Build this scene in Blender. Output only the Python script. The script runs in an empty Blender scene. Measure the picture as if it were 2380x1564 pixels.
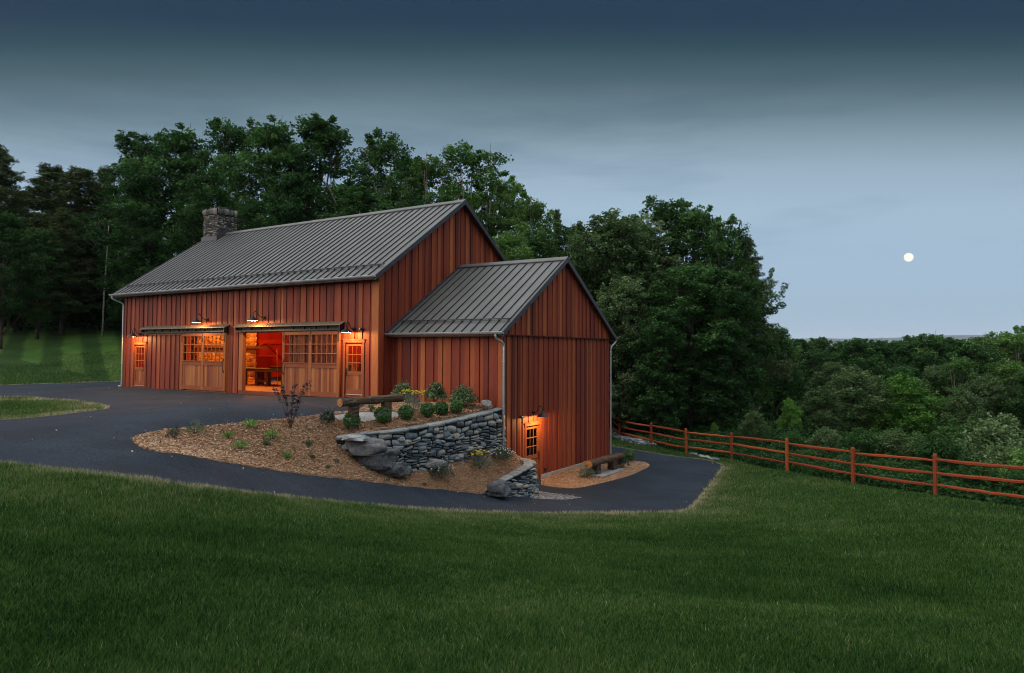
import bpy, bmesh, math, random
import numpy as np
from mathutils import Vector, Matrix, geometry
rnd = random.Random(7)
rs = np.random.RandomState(11)
scn = bpy.context.scene
COL = scn.collection
PI = math.pi

# ------------------------------------------------------------------ camera
FPX, PX, PY = 1624.97, 1189.5, 751.1
CR = np.array([0.8433967, 0.53727171, 0.00459504])
CU = np.array([0.01748502, -0.03599328, 0.99919906])
CF = np.array([-0.53700678, 0.84264084, 0.03975082])
CC = np.array([19.11558928, -20.26358201, 1.97705749])
cam = bpy.data.cameras.new('camera')
co = bpy.data.objects.new('camera', cam)
COL.objects.link(co)
M = Matrix(((CR[0], CU[0], -CF[0], CC[0]), (CR[1], CU[1], -CF[1], CC[1]), (CR[2], CU[2], -CF[2], CC[2]), (0, 0, 0, 1)))
co.matrix_world = M
cam.sensor_width = 36.0
cam.lens = FPX / 2379.0 * 36.0
cam.shift_y = -(782 - 751.1) / 2379.0
cam.clip_end = 60000
cam.clip_start = 0.2
scn.camera = co

def ray(x, y):
    return CF + CR * (x - PX) / FPX - CU * (y - PY) / FPX
def at_depth(x, y, D):
    return CC + ray(x, y) * D
def on_z(x, y, z):
    v = ray(x, y)
    return CC + v * (z - CC[2]) / v[2]

# ------------------------------------------------------------------ object helpers
def tag(o, label=None, cat=None, group=None, kind=None):
    if label: o['label'] = label
    if cat: o['category'] = cat
    if group: o['group'] = group
    if kind: o['kind'] = kind
    return o

def empty(name, loc=(0, 0, 0), rz=0, label=None, cat=None, group=None):
    o = bpy.data.objects.new(name, None)
    o.empty_display_size = 0.3
    COL.objects.link(o)
    o.location = loc
    o.rotation_euler = (0, 0, rz)
    return tag(o, label, cat, group)

class MB:
    """collects polygons with a per-corner-free (per-vertex) tone value"""
    def __init__(s):
        s.v = []; s.f = []; s.t = []; s.n = 0
    def add(s, verts, faces, tone=0.5):
        b = s.n
        s.v.extend([tuple(map(float, p)) for p in verts])
        s.t.extend([tone] * len(verts) if not isinstance(tone, (list, tuple)) else tone)
        s.f.extend([tuple(i + b for i in f) for f in faces])
        s.n += len(verts)
        return s
    def box(s, a, b, tone=0.5):
        x0, y0, z0 = a; x1, y1, z1 = b
        if x0 > x1: x0, x1 = x1, x0
        if y0 > y1: y0, y1 = y1, y0
        if z0 > z1: z0, z1 = z1, z0
        return s.add([(x0, y0, z0), (x1, y0, z0), (x1, y1, z0), (x0, y1, z0), (x0, y0, z1), (x1, y0, z1), (x1, y1, z1), (x0, y1, z1)], BOXF, tone)
    def hexa(s, pts, tone=0.5):
        return s.add(pts, BOXF, tone)
    def bar(s, p, q, w, h, tone=0.5, up=(0, 0, 1)):
        p = np.array(p, float); q = np.array(q, float); d = q - p; d /= np.linalg.norm(d)
        u = np.array(up, float); a = np.cross(d, u)
        if np.linalg.norm(a) < 1e-4: a = np.cross(d, (1, 0, 0))
        a /= np.linalg.norm(a); u = np.cross(a, d)
        c = [(-1, -1), (1, -1), (1, 1), (-1, 1)]
        P = [p + a * w / 2 * i + u * h / 2 * j for i, j in c] + [q + a * w / 2 * i + u * h / 2 * j for i, j in c]
        return s.add(P, BOXF, tone)
    def tube(s, pts, r, n=8, tone=0.5, cap=True, jit=0):
        pts = [np.array(p, float) for p in pts]
        if not hasattr(r, '__len__'): r = [r] * len(pts)
        rings = []
        ref = np.array((0.3, 0.2, 1.0))
        for i, p in enumerate(pts):
            d = pts[min(i + 1, len(pts) - 1)] - pts[max(i - 1, 0)]
            d = d / (np.linalg.norm(d) + 1e-9)
            a = np.cross(d, ref)
            if np.linalg.norm(a) < 1e-2: a = np.cross(d, (1, 0.1, 0))
            a /= np.linalg.norm(a); b = np.cross(d, a); ref = np.cross(a, d) if False else ref
            rings.append([p + (a * math.cos(2 * PI * k / n) + b * math.sin(2 * PI * k / n)) * r[i] * (1 + (rnd.uniform(-jit, jit) if jit else 0)) for k in range(n)])
        V = [q for R_ in rings for q in R_]; F = []
        for i in range(len(pts) - 1):
            for k in range(n):
                F.append((i * n + k, i * n + (k + 1) % n, (i + 1) * n + (k + 1) % n, (i + 1) * n + k))
        if cap:
            F.append(tuple(range(n))[::-1]); F.append(tuple((len(pts) - 1) * n + k for k in range(n)))
        return s.add(V, F, tone)
    def lathe(s, prof, c=(0, 0, 0), n=20, tone=0.5):
        V = []; F = []
        for r, z in prof:
            for k in range(n):
                V.append((c[0] + r * math.cos(2 * PI * k / n), c[1] + r * math.sin(2 * PI * k / n), c[2] + z))
        for i in range(len(prof) - 1):
            for k in range(n):
                F.append((i * n + k, i * n + (k + 1) % n, (i + 1) * n + (k + 1) % n, (i + 1) * n + k))
        return s.add(V, F, tone)
    def build(s, name, mat, parent=None, smooth=False):
        me = bpy.data.meshes.new(name)
        me.from_pydata(s.v, [], s.f)
        a = me.attributes.new('tone', 'FLOAT', 'POINT')
        a.data.foreach_set('value', np.array(s.t, dtype=np.float32))
        me.update()
        bm = bmesh.new(); bm.from_mesh(me); bmesh.ops.recalc_face_normals(bm, faces=bm.faces); bm.to_mesh(me); bm.free()
        if smooth: me.polygons.foreach_set('use_smooth', [True] * len(me.polygons))
        me.materials.append(mat)
        o = bpy.data.objects.new(name, me)
        COL.objects.link(o)
        if parent: o.parent = parent
        return o
BOXF = [(0, 3, 2, 1), (4, 5, 6, 7), (0, 1, 5, 4), (1, 2, 6, 5), (2, 3, 7, 6), (3, 0, 4, 7)]

def np_mesh(name, V, loops, starts, totals, mat, tone=None, col=None, parent=None, smooth=False, link=True):
    me = bpy.data.meshes.new(name)
    me.vertices.add(len(V)); me.vertices.foreach_set('co', np.asarray(V, dtype=np.float32).ravel())
    me.loops.add(len(loops)); me.loops.foreach_set('vertex_index', np.asarray(loops, dtype=np.int32).ravel())
    me.polygons.add(len(starts)); me.polygons.foreach_set('loop_start', np.asarray(starts, dtype=np.int32))
    if tone is not None:
        a = me.attributes.new('tone', 'FLOAT', 'POINT'); a.data.foreach_set('value', np.asarray(tone, dtype=np.float32))
    if smooth: me.polygons.foreach_set('use_smooth', np.ones(len(starts), dtype=bool))
    me.update(calc_edges=True)
    me.materials.append(mat)
    if not link: return me
    o = bpy.data.objects.new(name, me); COL.objects.link(o)
    if parent: o.parent = parent
    return o

def copy_tree(o, loc, rz=0.0, sc=1.0, parent=None):
    c = o.copy(); COL.objects.link(c)
    if parent is None:
        c.location = loc; c.rotation_euler = (0, 0, rz); c.scale = (sc if hasattr(sc, '__len__') else (sc, sc, sc))
    else: c.parent = parent
    for ch in o.children: copy_tree(ch, None, parent=c)
    return c

# ------------------------------------------------------------------ materials
def newmat(name):
    m = bpy.data.materials.new(name); m.use_nodes = True
    nt = m.node_tree; nt.nodes.clear()
    return m, nt, nt.nodes, nt.links
def N(nt, typ, **kw):
    n = nt.nodes.new(typ)
    for k, v in kw.items():
        if k.startswith('i_'):
            key = k[2:]
            key = int(key) if key.isdigit() else key.replace('_', ' ')
            n.inputs[key].default_value = v
        else: setattr(n, k, v)
    return n
def ramp(nt, fac, stops, interp='LINEAR'):
    r = nt.nodes.new('ShaderNodeValToRGB'); r.color_ramp.interpolation = interp
    el = r.color_ramp.elements
    while len(el) < len(stops): el.new(0.5)
    for e, (p, c) in zip(el, stops): e.position = p; e.color = (c[0], c[1], c[2], 1)
    nt.links.new(fac, r.inputs[0]); return r.outputs[0]
def coords(nt, scale=(1, 1, 1), world=True):
    if world:
        g = nt.nodes.new('ShaderNodeNewGeometry'); src = g.outputs['Position']
    else:
        g = nt.nodes.new('ShaderNodeTexCoord'); src = g.outputs['Object']
    mp = nt.nodes.new('ShaderNodeMapping'); mp.inputs['Scale'].default_value = scale
    nt.links.new(src, mp.inputs[0]); return mp.outputs[0]
def noise(nt, vec, scale, detail=4, rough=0.55):
    n = N(nt, 'ShaderNodeTexNoise'); n.inputs['Scale'].default_value = scale; n.inputs['Detail'].default_value = detail
    n.inputs['Roughness'].default_value = rough; nt.links.new(vec, n.inputs['Vector']); return n.outputs['Fac']
def mix(nt, fac, a, b, mode='MIX'):
    m = nt.nodes.new('ShaderNodeMix'); m.data_type = 'RGBA'; m.blend_type = mode
    for idx, v in ((0, fac), (6, a), (7, b)):
        if hasattr(v, 'links'): nt.links.new(v, m.inputs[idx])
        elif isinstance(v, (int, float)): m.inputs[idx].default_value = v
        else: m.inputs[idx].default_value = (v[0], v[1], v[2], 1)
    return m.outputs[2]
def finish(nt, col, rough=0.8, metal=0.0, bump=None, bstr=0.3, bdist=0.02, spec=0.3, rough_sock=None):
    b = nt.nodes.new('ShaderNodeBsdfPrincipled'); o = nt.nodes.new('ShaderNodeOutputMaterial')
    if hasattr(col, 'links'): nt.links.new(col, b.inputs['Base Color'])
    else: b.inputs['Base Color'].default_value = (col[0], col[1], col[2], 1)
    b.inputs['Roughness'].default_value = rough; b.inputs['Metallic'].default_value = metal
    b.inputs['Specular IOR Level'].default_value = spec
    if rough_sock is not None: nt.links.new(rough_sock, b.inputs['Roughness'])
    if bump is not None:
        bp = nt.nodes.new('ShaderNodeBump'); bp.inputs['Strength'].default_value = bstr; bp.inputs['Distance'].default_value = bdist
        nt.links.new(bump, bp.inputs['Height']); nt.links.new(bp.outputs[0], b.inputs['Normal'])
    nt.links.new(b.outputs[0], o.inputs[0]); return b
def tone_attr(nt):
    a = nt.nodes.new('ShaderNodeAttribute'); a.attribute_name = 'tone'; return a.outputs['Fac']
def addm(nt, a, b, op='ADD', c=None):
    m = nt.nodes.new('ShaderNodeMath'); m.operation = op
    for i, v in enumerate((a, b)):
        if hasattr(v, 'links'): nt.links.new(v, m.inputs[i])
        else: m.inputs[i].default_value = v
    return m.outputs[0]

def wood(name, stops, grain=(9, 9, 0.5), gscale=6, amt=0.55, rough=0.65, bstr=0.25, spec=0.25):
    m, nt, _, _ = newmat(name)
    t = tone_attr(nt); v = coords(nt, grain)
    g = noise(nt, v, gscale, 5, 0.6); g2 = noise(nt, coords(nt, (1.2, 1.2, .35)), 1.3, 3)
    f = addm(nt, t, addm(nt, addm(nt, g, 0.5, 'SUBTRACT'), amt, 'MULTIPLY'))
    f = addm(nt, f, addm(nt, addm(nt, g2, 0.5, 'SUBTRACT'), 0.35, 'MULTIPLY'))
    c = ramp(nt, f, stops)
    g3 = noise(nt, coords(nt, (40, 40, 2)), 9, 3)
    c = mix(nt, 0.35, c, ramp(nt, g3, [(0.3, (.45, .45, .45)), (0.7, (1.2, 1.2, 1.2))]), 'MULTIPLY')
    finish(nt, c, rough, 0, g, bstr, 0.01, spec)
    return m
CEDAR = [(0.0, (.04, .010, .008)), (.06, (.085, .018, .011)), (.22, (.15, .025, .014)), (.45, (.24, .040, .016)), (.62, (.305, .064, .019)), (.8, (.38, .105, .03)), (1.0, (.46, .165, .052))]
M_cedar = wood('cedar_siding', CEDAR)
M_cedar_door = wood('cedar_door', [(0, (.10, .021, .012)), (.3, (.19, .044, .017)), (.6, (.28, .082, .024)), (1, (.42, .165, .052))])
M_redlit = wood('red_lit_boards', [(0, (.22, .010, .006)), (.5, (.38, .022, .010)), (1, (.5, .05, .02))])  # cedar with the red of the warm lamp light put into its colour
M_dark_timber = wood('dark_timber', [(0, (.03, .018, .012)), (1, (.13, .07, .04))], gscale=4)
M_timber = wood('interior_timber', [(0, (.16, .05, .025)), (1, (.42, .17, .08))], gscale=4)
M_fence = wood('fence_cedar', [(0, (.12, .024, .009)), (.4, (.27, .052, .014)), (.7, (.38, .09, .024)), (1, (.45, .16, .06))], grain=(2, 2, 2), gscale=7, amt=.5, rough=.7)
M_floorwood = wood('floor_wood', [(0, (.22, .09, .04)), (1, (.42, .22, .1))], grain=(1, 9, 1))
def log_mat():
    m, nt, _, _ = newmat('weathered_log'); v = coords(nt, (1, 1, 1))
    n1 = noise(nt, coords(nt, (8, 2.2, 9)), 2.5, 6, .65)
    c = ramp(nt, n1, [(.3, (.022, .016, .012)), (.5, (.07, .052, .038)), (.62, (.15, .12, .095)), (.78, (.24, .2, .17))])
    c = mix(nt, ramp(nt, noise(nt, v, 5, 4), [(.45, (0, 0, 0)), (.6, (.7, .7, .7))]), c, (.09, .045, .022))
    finish(nt, c, .9, 0, n1, 1.0, 0.03, .1); return m
M_log = log_mat()
def end_mat():
    m, nt, _, _ = newmat('sawn_log_end'); v = coords(nt)
    n1 = noise(nt, v, 14, 5, .7)
    c = ramp(nt, n1, [(.3, (.12, .045, .015)), (.5, (.34, .16, .055)), (.7, (.5, .28, .11))])
    finish(nt, c, .85, 0, n1, .4, .02, .1); return m
M_logend = end_mat()
def metal_roof():
    m, nt, _, _ = newmat('standing_seam_metal'); v = coords(nt, (1, 1, 1))
    n1 = noise(nt, v, 1.1, 4); n2 = noise(nt, v, 90, 2)
    c = ramp(nt, n1, [(.3, (.098, .100, .092)), (.7, (.135, .136, .124))])
    c = mix(nt, .25, c, ramp(nt, n2, [(.3, (.6, .6, .6)), (.7, (1.3, 1.3, 1.3))]), 'MULTIPLY')
    finish(nt, c, .5, .25, n1, .08, .03, .4); return m
M_roof = metal_roof()
def plain(name, col, rough=.6, metal=0.0, spec=.4, ns=8, var=.18, bstr=.1, bd=.01):
    m, nt, _, _ = newmat(name); v = coords(nt); n1 = noise(nt, v, ns, 4)
    lo = tuple(c * (1 - var) for c in col); hi = tuple(c * (1 + var) for c in col)
    finish(nt, ramp(nt, n1, [(.3, lo), (.7, hi)]), rough, metal, n1, bstr, bd, spec); return m
M_trim = plain('dark_metal_trim', (.05, .05, .058), .45, .3)
M_seam = plain('seam_metal', (.032, .033, .034), .5, .3)
M_gutter = plain('galvanised_gutter', (.42, .43, .44), .38, .7, ns=20)
M_iron = plain('black_iron', (.012, .012, .013), .5, .3, .5)
M_awn = plain('awning_brown', (.21, .165, .105), .6, .2)
M_white = plain('lamp_white_enamel', (.75, .72, .66), .5)
M_concrete = plain('concrete', (.30, .30, .285), .9, 0, .2, 12, .25, .3)
M_flag = plain('flagstone', (.235, .23, .215), .9, 0, .2, 5, .3, .4)
M_steel = plain('threshold_steel', (.6, .6, .6), .35, .8)
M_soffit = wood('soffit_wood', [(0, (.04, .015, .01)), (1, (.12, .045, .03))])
def glass():
    m, nt, _, L = newmat('window_glass')
    t = N(nt, 'ShaderNodeBsdfTransparent'); t.inputs[0].default_value = (.93, .94, .92, 1)
    g = N(nt, 'ShaderNodeBsdfGlossy'); g.inputs['Roughness'].default_value = .03
    fr = N(nt, 'ShaderNodeLayerWeight'); fr.inputs[0].default_value = .12
    mx = N(nt, 'ShaderNodeMixShader'); o = N(nt, 'ShaderNodeOutputMaterial')
    L.new(addm(nt, addm(nt, fr.outputs[1], .5, 'MULTIPLY'), .03), mx.inputs[0]); L.new(t.outputs[0], mx.inputs[1]); L.new(g.outputs[0], mx.inputs[2]); L.new(mx.outputs[0], o.inputs[0])
    return m
M_glass = glass()
def emit(name, col, s):
    m, nt, _, L = newmat(name); e = N(nt, 'ShaderNodeEmission'); e.inputs[0].default_value = (*col, 1); e.inputs[1].default_value = s
    o = N(nt, 'ShaderNodeOutputMaterial'); L.new(e.outputs[0], o.inputs[0]); return m
M_bulb = emit('lamp_bulb_glow', (1, .72, .42), 9.0)
def moonmat():
    m, nt, _, L = newmat('moon_glow'); v = coords(nt, (1, 1, 1), False)
    c = ramp(nt, noise(nt, v, .02, 4), [(.35, (.80, .74, .66)), (.6, (1, .94, .84))])
    e = N(nt, 'ShaderNodeEmission'); L.new(c, e.inputs[0]); e.inputs[1].default_value = 1.25
    o = N(nt, 'ShaderNodeOutputMaterial'); L.new(e.outputs[0], o.inputs[0]); return m
M_moon = moonmat()
def stone(name, stops, bstr=.8):
    m, nt, _, _ = newmat(name); t = tone_attr(nt); v = coords(nt)
    n1 = noise(nt, v, 9, 8, .65); n2 = noise(nt, coords(nt, (3, 3, 12)), 3, 5, .6)
    f = addm(nt, t, addm(nt, addm(nt, n1, .5, 'SUBTRACT'), 1.0, 'MULTIPLY'))
    c = ramp(nt, f, stops)
    lich = ramp(nt, noise(nt, v, 5.5, 5, .7), [(.56, (0, 0, 0)), (.68, (.6, .6, .6))])
    c = mix(nt, lich, c, (.25, .265, .24))
    finish(nt, c, .9, 0, addm(nt, n1, n2), bstr, .03, .15); return m
M_stone = stone('fieldstone', [(0, (.045, .055, .066)), (.3, (.10, .125, .14)), (.5, (.17, .195, .21)), (.7, (.25, .275, .285)), (.85, (.24, .225, .2)), (1, (.38, .34, .28))])
M_boulder = stone('boulder', [(0, (.04, .045, .055)), (.35, (.1, .105, .11)), (.6, (.17, .165, .165)), (1, (.3, .29, .27))], 1.0)
M_cap = stone('capstone', [(0, (.07, .08, .085)), (.5, (.2, .21, .21)), (1, (.33, .33, .31))])
M_warmstone = stone('chimney_stone', [(0, (.07, .065, .06)), (.4, (.16, .145, .13)), (.7, (.27, .24, .2)), (1, (.4, .35, .29))])
M_firestone = stone('fireplace_stone', [(0, (.13, .065, .025)), (.5, (.32, .17, .065)), (1, (.5, .29, .12))])
M_mortar = plain('dark_mortar', (.018, .018, .02), .95, 0, .1)
M_mortar_warm = plain('warm_mortar', (.3, .19, .09), .95, 0, .1)
M_riprap = stone('riprap_stone', [(0, (.05, .06, .07)), (.5, (.16, .18, .195)), (1, (.36, .37, .36))])

def asphalt():
    m, nt, _, L = newmat('asphalt'); v = coords(nt)
    n1 = noise(nt, v, 24, 6, .85); n2 = noise(nt, coords(nt, (.5, .5, 1)), .8, 5, .6); n3 = noise(nt, coords(nt, (.25, 1.2, 1)), 1.6, 4)
    vo = N(nt, 'ShaderNodeTexVoronoi'); vo.inputs['Scale'].default_value = 62; L.new(v, vo.inputs['Vector'])
    c = ramp(nt, n1, [(.3, (.005, .008, .012)), (.5, (.014, .021, .031)), (.72, (.058, .078, .102))])
    c = mix(nt, .6, c, ramp(nt, vo.outputs['Color'], [(.1, (.5, .5, .5)), (.9, (1.35, 1.35, 1.35))]), 'MULTIPLY')
    c = mix(nt, .9, c, ramp(nt, n2, [(.3, (.68, .68, .7)), (.65, (1.35, 1.33, 1.3))]), 'MULTIPLY')
    c = mix(nt, .5, c, ramp(nt, n3, [(.35, (.8, .8, .8)), (.65, (1.2, 1.2, 1.2))]), 'MULTIPLY')
    sp = ramp(nt, noise(nt, v, 26, 1, .5), [(.775, (0, 0, 0)), (.79, (1, 1, 1))])
    c = mix(nt, sp, c, (.14, .14, .14))
    finish(nt, c, .9, 0, n1, .5, .01, .15); return m
M_asphalt = asphalt()
def mulch():
    m, nt, _, L = newmat('cedar_mulch'); v = coords(nt, (1, 1, 1))
    vo = N(nt, 'ShaderNodeTexVoronoi'); vo.inputs['Scale'].default_value = 42; vo.inputs['Randomness'].default_value = 1
    mp = coords(nt, (1, 1.9, 1)); L.new(mp, vo.inputs['Vector'])
    vo2 = N(nt, 'ShaderNodeTexVoronoi'); vo2.inputs['Scale'].default_value = 40; L.new(coords(nt, (2, 1, 1)), vo2.inputs['Vector'])
    sx = N(nt, 'ShaderNodeSeparateColor'); L.new(vo.outputs['Color'], sx.inputs[0])
    sy = N(nt, 'ShaderNodeSeparateColor'); L.new(vo2.outputs['Color'], sy.inputs[0])
    f = addm(nt, addm(nt, sx.outputs[0], .6, 'MULTIPLY'), addm(nt, sy.outputs[1], .4, 'MULTIPLY'))
    c = ramp(nt, f, [(.1, (.15, .07, .034)), (.35, (.28, .145, .075)), (.6, (.40, .23, .125)), (.85, (.54, .36, .22)), (1, (.66, .5, .34))])
    c = mix(nt, .6, c, ramp(nt, noise(nt, v, 1.2, 5), [(.3, (.8, .72, .68)), (.7, (1.15, 1.15, 1.15))]), 'MULTIPLY')
    finish(nt, c, .9, 0, f, .9, .03, .15); return m
M_mulch = mulch()
def chipmat():
    m, nt, _, L = newmat('mulch_chip'); t = tone_attr(nt)
    c = ramp(nt, t, [(0, (.15, .068, .03)), (.4, (.34, .185, .095)), (.75, (.5, .33, .2)), (1, (.66, .5, .35))])
    finish(nt, c, .85, 0, None, spec=.15); return m
M_chip = chipmat()
def gravel():
    m, nt, _, L = newmat('gravel'); v = coords(nt)
    vo = N(nt, 'ShaderNodeTexVoronoi'); vo.inputs['Scale'].default_value = 11; L.new(v, vo.inputs['Vector'])
    sx = N(nt, 'ShaderNodeSeparateColor'); L.new(vo.outputs['Color'], sx.inputs[0])
    c = ramp(nt, sx.outputs[0], [(0, (.02, .024, .03)), (.5, (.06, .064, .07)), (1, (.16, .165, .17))])
    finish(nt, c, .9, 0, vo.outputs['Distance'], .6, .03, .2); return m
M_gravel = gravel()

GREENS = [(0, (.010, .028, .010)), (.3, (.022, .055, .016)), (.6, (.045, .09, .025)), (.85, (.10, .13, .045)), (1, (.25, .23, .13))]
def lawn():
    m, nt, _, _ = newmat('lawn_ground'); v = coords(nt)
    n1 = noise(nt, v, .35, 6, .6); n2 = noise(nt, v, 14, 4, .7); t = tone_attr(nt)
    c = ramp(nt, addm(nt, addm(nt, n1, .6, 'MULTIPLY'), addm(nt, n2, .4, 'MULTIPLY')), [(.3, (.010, .026, .007)), (.5, (.02, .048, .011)), (.7, (.045, .08, .02))])
    # mowing stripes on the bank left of the barn
    g = nt.nodes.new('ShaderNodeNewGeometry'); dp = nt.nodes.new('ShaderNodeVectorMath'); dp.operation = 'DOT_PRODUCT'; nt.links.new(g.outputs['Position'], dp.inputs[0]); dp.inputs[1].default_value = (1.05, 2.25, 0)
    s = addm(nt, addm(nt, addm(nt, dp.outputs['Value'], addm(nt, n1, 2.0, 'MULTIPLY')), 0, 'SINE'), 2.6, 'MULTIPLY')
    sx = nt.nodes.new('ShaderNodeSeparateXYZ'); nt.links.new(g.outputs['Position'], sx.inputs[0])
    msk = addm(nt, addm(nt, sx.outputs[0], -18.0, 'LESS_THAN'), addm(nt, sx.outputs[1], 3.0, 'GREATER_THAN'), 'MULTIPLY')
    st = ramp(nt, addm(nt, addm(nt, s, .5, 'MULTIPLY'), .5), [(0, (.95, 1.0, .9)), (1, (2.3, 2.1, 1.6))])
    c = mix(nt, msk, c, mix(nt, 1, c, st, 'MULTIPLY'))
    c = mix(nt, t, c, ramp(nt, n2, [(.3, (.13, .12, .07)), (.7, (.32, .27, .18))]))
    finish(nt, c, .95, 0, n2, .8, .04, .1); return m
M_lawn = lawn()
def blade():
    m, nt, _, L = newmat('grass_blade'); t = tone_attr(nt)
    n1 = noise(nt, coords(nt), .4, 5, .65); n0 = noise(nt, coords(nt), .12, 3, .5)
    f = addm(nt, t, addm(nt, addm(nt, addm(nt, n1, n0), 1.0, 'SUBTRACT'), .48, 'MULTIPLY'))
    c = ramp(nt, f, [(0, (.005, .020, .005)), (.2, (.014, .050, .009)), (.4, (.038, .106, .017)), (.56, (.090, .165, .036)), (.76, (.18, .205, .085)), (1, (.5, .43, .29))])
    d = N(nt, 'ShaderNodeBsdfDiffuse'); tr = N(nt, 'ShaderNodeBsdfTranslucent'); mx = N(nt, 'ShaderNodeMixShader'); mx.inputs[0].default_value = .3
    gl = N(nt, 'ShaderNodeBsdfGlossy'); gl.inputs['Roughness'].default_value = .45; mx2 = N(nt, 'ShaderNodeMixShader'); mx2.inputs[0].default_value = .008
    o = N(nt, 'ShaderNodeOutputMaterial'); L.new(c, d.inputs[0]); L.new(c, tr.inputs[0]); L.new(d.outputs[0], mx.inputs[1]); L.new(tr.outputs[0], mx.inputs[2])
    L.new(mx.outputs[0], mx2.inputs[1]); L.new(gl.outputs[0], mx2.inputs[2]); L.new(mx2.outputs[0], o.inputs[0]); return m
M_blade = blade()
def leaf(name, stops, trans=.3, gloss=.01, objvar=.35):
    m, nt, _, L = newmat(name); t = tone_attr(nt)
    oi = N(nt, 'ShaderNodeObjectInfo')
    f = addm(nt, t, addm(nt, addm(nt, oi.outputs['Random'], .5, 'SUBTRACT'), objvar, 'MULTIPLY'))
    c = ramp(nt, f, stops)
    d = N(nt, 'ShaderNodeBsdfDiffuse'); tr = N(nt, 'ShaderNodeBsdfTranslucent'); mx = N(nt, 'ShaderNodeMixShader'); mx.inputs[0].default_value = trans
    gl = N(nt, 'ShaderNodeBsdfGlossy'); gl.inputs['Roughness'].default_value = .5; mx2 = N(nt, 'ShaderNodeMixShader'); mx2.inputs[0].default_value = gloss
    o = N(nt, 'ShaderNodeOutputMaterial'); L.new(c, d.inputs[0]); L.new(c, tr.inputs[0]); L.new(d.outputs[0], mx.inputs[1]); L.new(tr.outputs[0], mx.inputs[2])
    L.new(mx.outputs[0], mx2.inputs[1]); L.new(gl.outputs[0], mx2.inputs[2]); L.new(mx2.outputs[0], o.inputs[0]); return m
M_leaf_dark = leaf('foliage_dark', [(0, (.007, .028, .007)), (.5, (.030, .088, .021)), (1, (.095, .20, .05))])
M_leaf_mid = leaf('foliage_mid', [(0, (.02, .055, .010)), (.5, (.065, .155, .028)), (1, (.16, .29, .07))])
M_leaf_olive = leaf('foliage_olive', [(0, (.02, .045, .014)), (.5, (.07, .13, .042)), (1, (.18, .26, .11))])
M_leaf_bright = leaf('foliage_bright', [(0, (.03, .085, .012)), (.5, (.08, .20, .03)), (1, (.15, .32, .055))])
M_leaf_pine = leaf('foliage_pine', [(0, (.016, .032, .012)), (.5, (.052, .085, .028)), (1, (.13, .17, .065))], .1)
M_leaf_box = leaf('foliage_boxwood', [(0, (.02, .07, .008)), (.5, (.05, .16, .018)), (1, (.11, .27, .04))], .2, .06, .1)
M_leaf_shrub = leaf('foliage_shrub', [(0, (.02, .055, .018)), (.5, (.065, .135, .045)), (1, (.17, .26, .09))], .2, .06, .1)
M_leaf_lime = leaf('foliage_lime', [(0, (.05, .14, .015)), (.5, (.13, .32, .035)), (1, (.27, .48, .08))], .3, .05, .1)
M_leaf_deep = leaf('foliage_deep', [(0, (.010, .026, .013)), (.5, (.028, .06, .028)), (1, (.06, .11, .05))], .2, .06, .1)
M_leaf_grey = leaf('foliage_silver', [(0, (.06, .09, .06)), (.5, (.14, .19, .13)), (1, (.26, .31, .22))], .2, .04, .1)
M_leaf_purple = leaf('foliage_purple', [(0, (.014, .008, .014)), (.5, (.04, .018, .03)), (1, (.09, .045, .055))], .15, .05, .1)
M_yellow = leaf('petal_yellow', [(0, (.5, .36, .01)), (1, (.8, .62, .05))], .2, .02, 0)
M_petal = leaf('petal_white', [(0, (.6, .6, .56)), (1, (.85, .85, .8))], .2, .02, 0)
M_blue = leaf('petal_blue', [(0, (.12, .13, .4)), (1, (.25, .28, .6))], .2, .02, 0)
def bark(name, lo, hi, sc=(6, 6, 1.2)):
    m, nt, _, _ = newmat(name); n1 = noise(nt, coords(nt, sc), 4, 5, .65)
    finish(nt, ramp(nt, n1, [(.35, lo), (.65, hi)]), .95, 0, n1, .8, .05, .1); return m
M_bark = bark('bark_brown', (.035, .028, .022), (.11, .09, .07))
M_bark_pale = bark('bark_pale', (.10, .09, .075), (.30, .27, .22))
M_bark_birch = bark('bark_birch', (.14, .13, .115), (.46, .43, .38), (1, 1, 7))
def hillmat():
    m, nt, _, _ = newmat('wooded_hill'); n1 = noise(nt, coords(nt), .012, 6, .6)
    finish(nt, ramp(nt, n1, [(.35, (.018, .034, .03)), (.65, (.035, .055, .045))]), .95, 0, None, spec=.05); return m
M_hill = hillmat()

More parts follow.
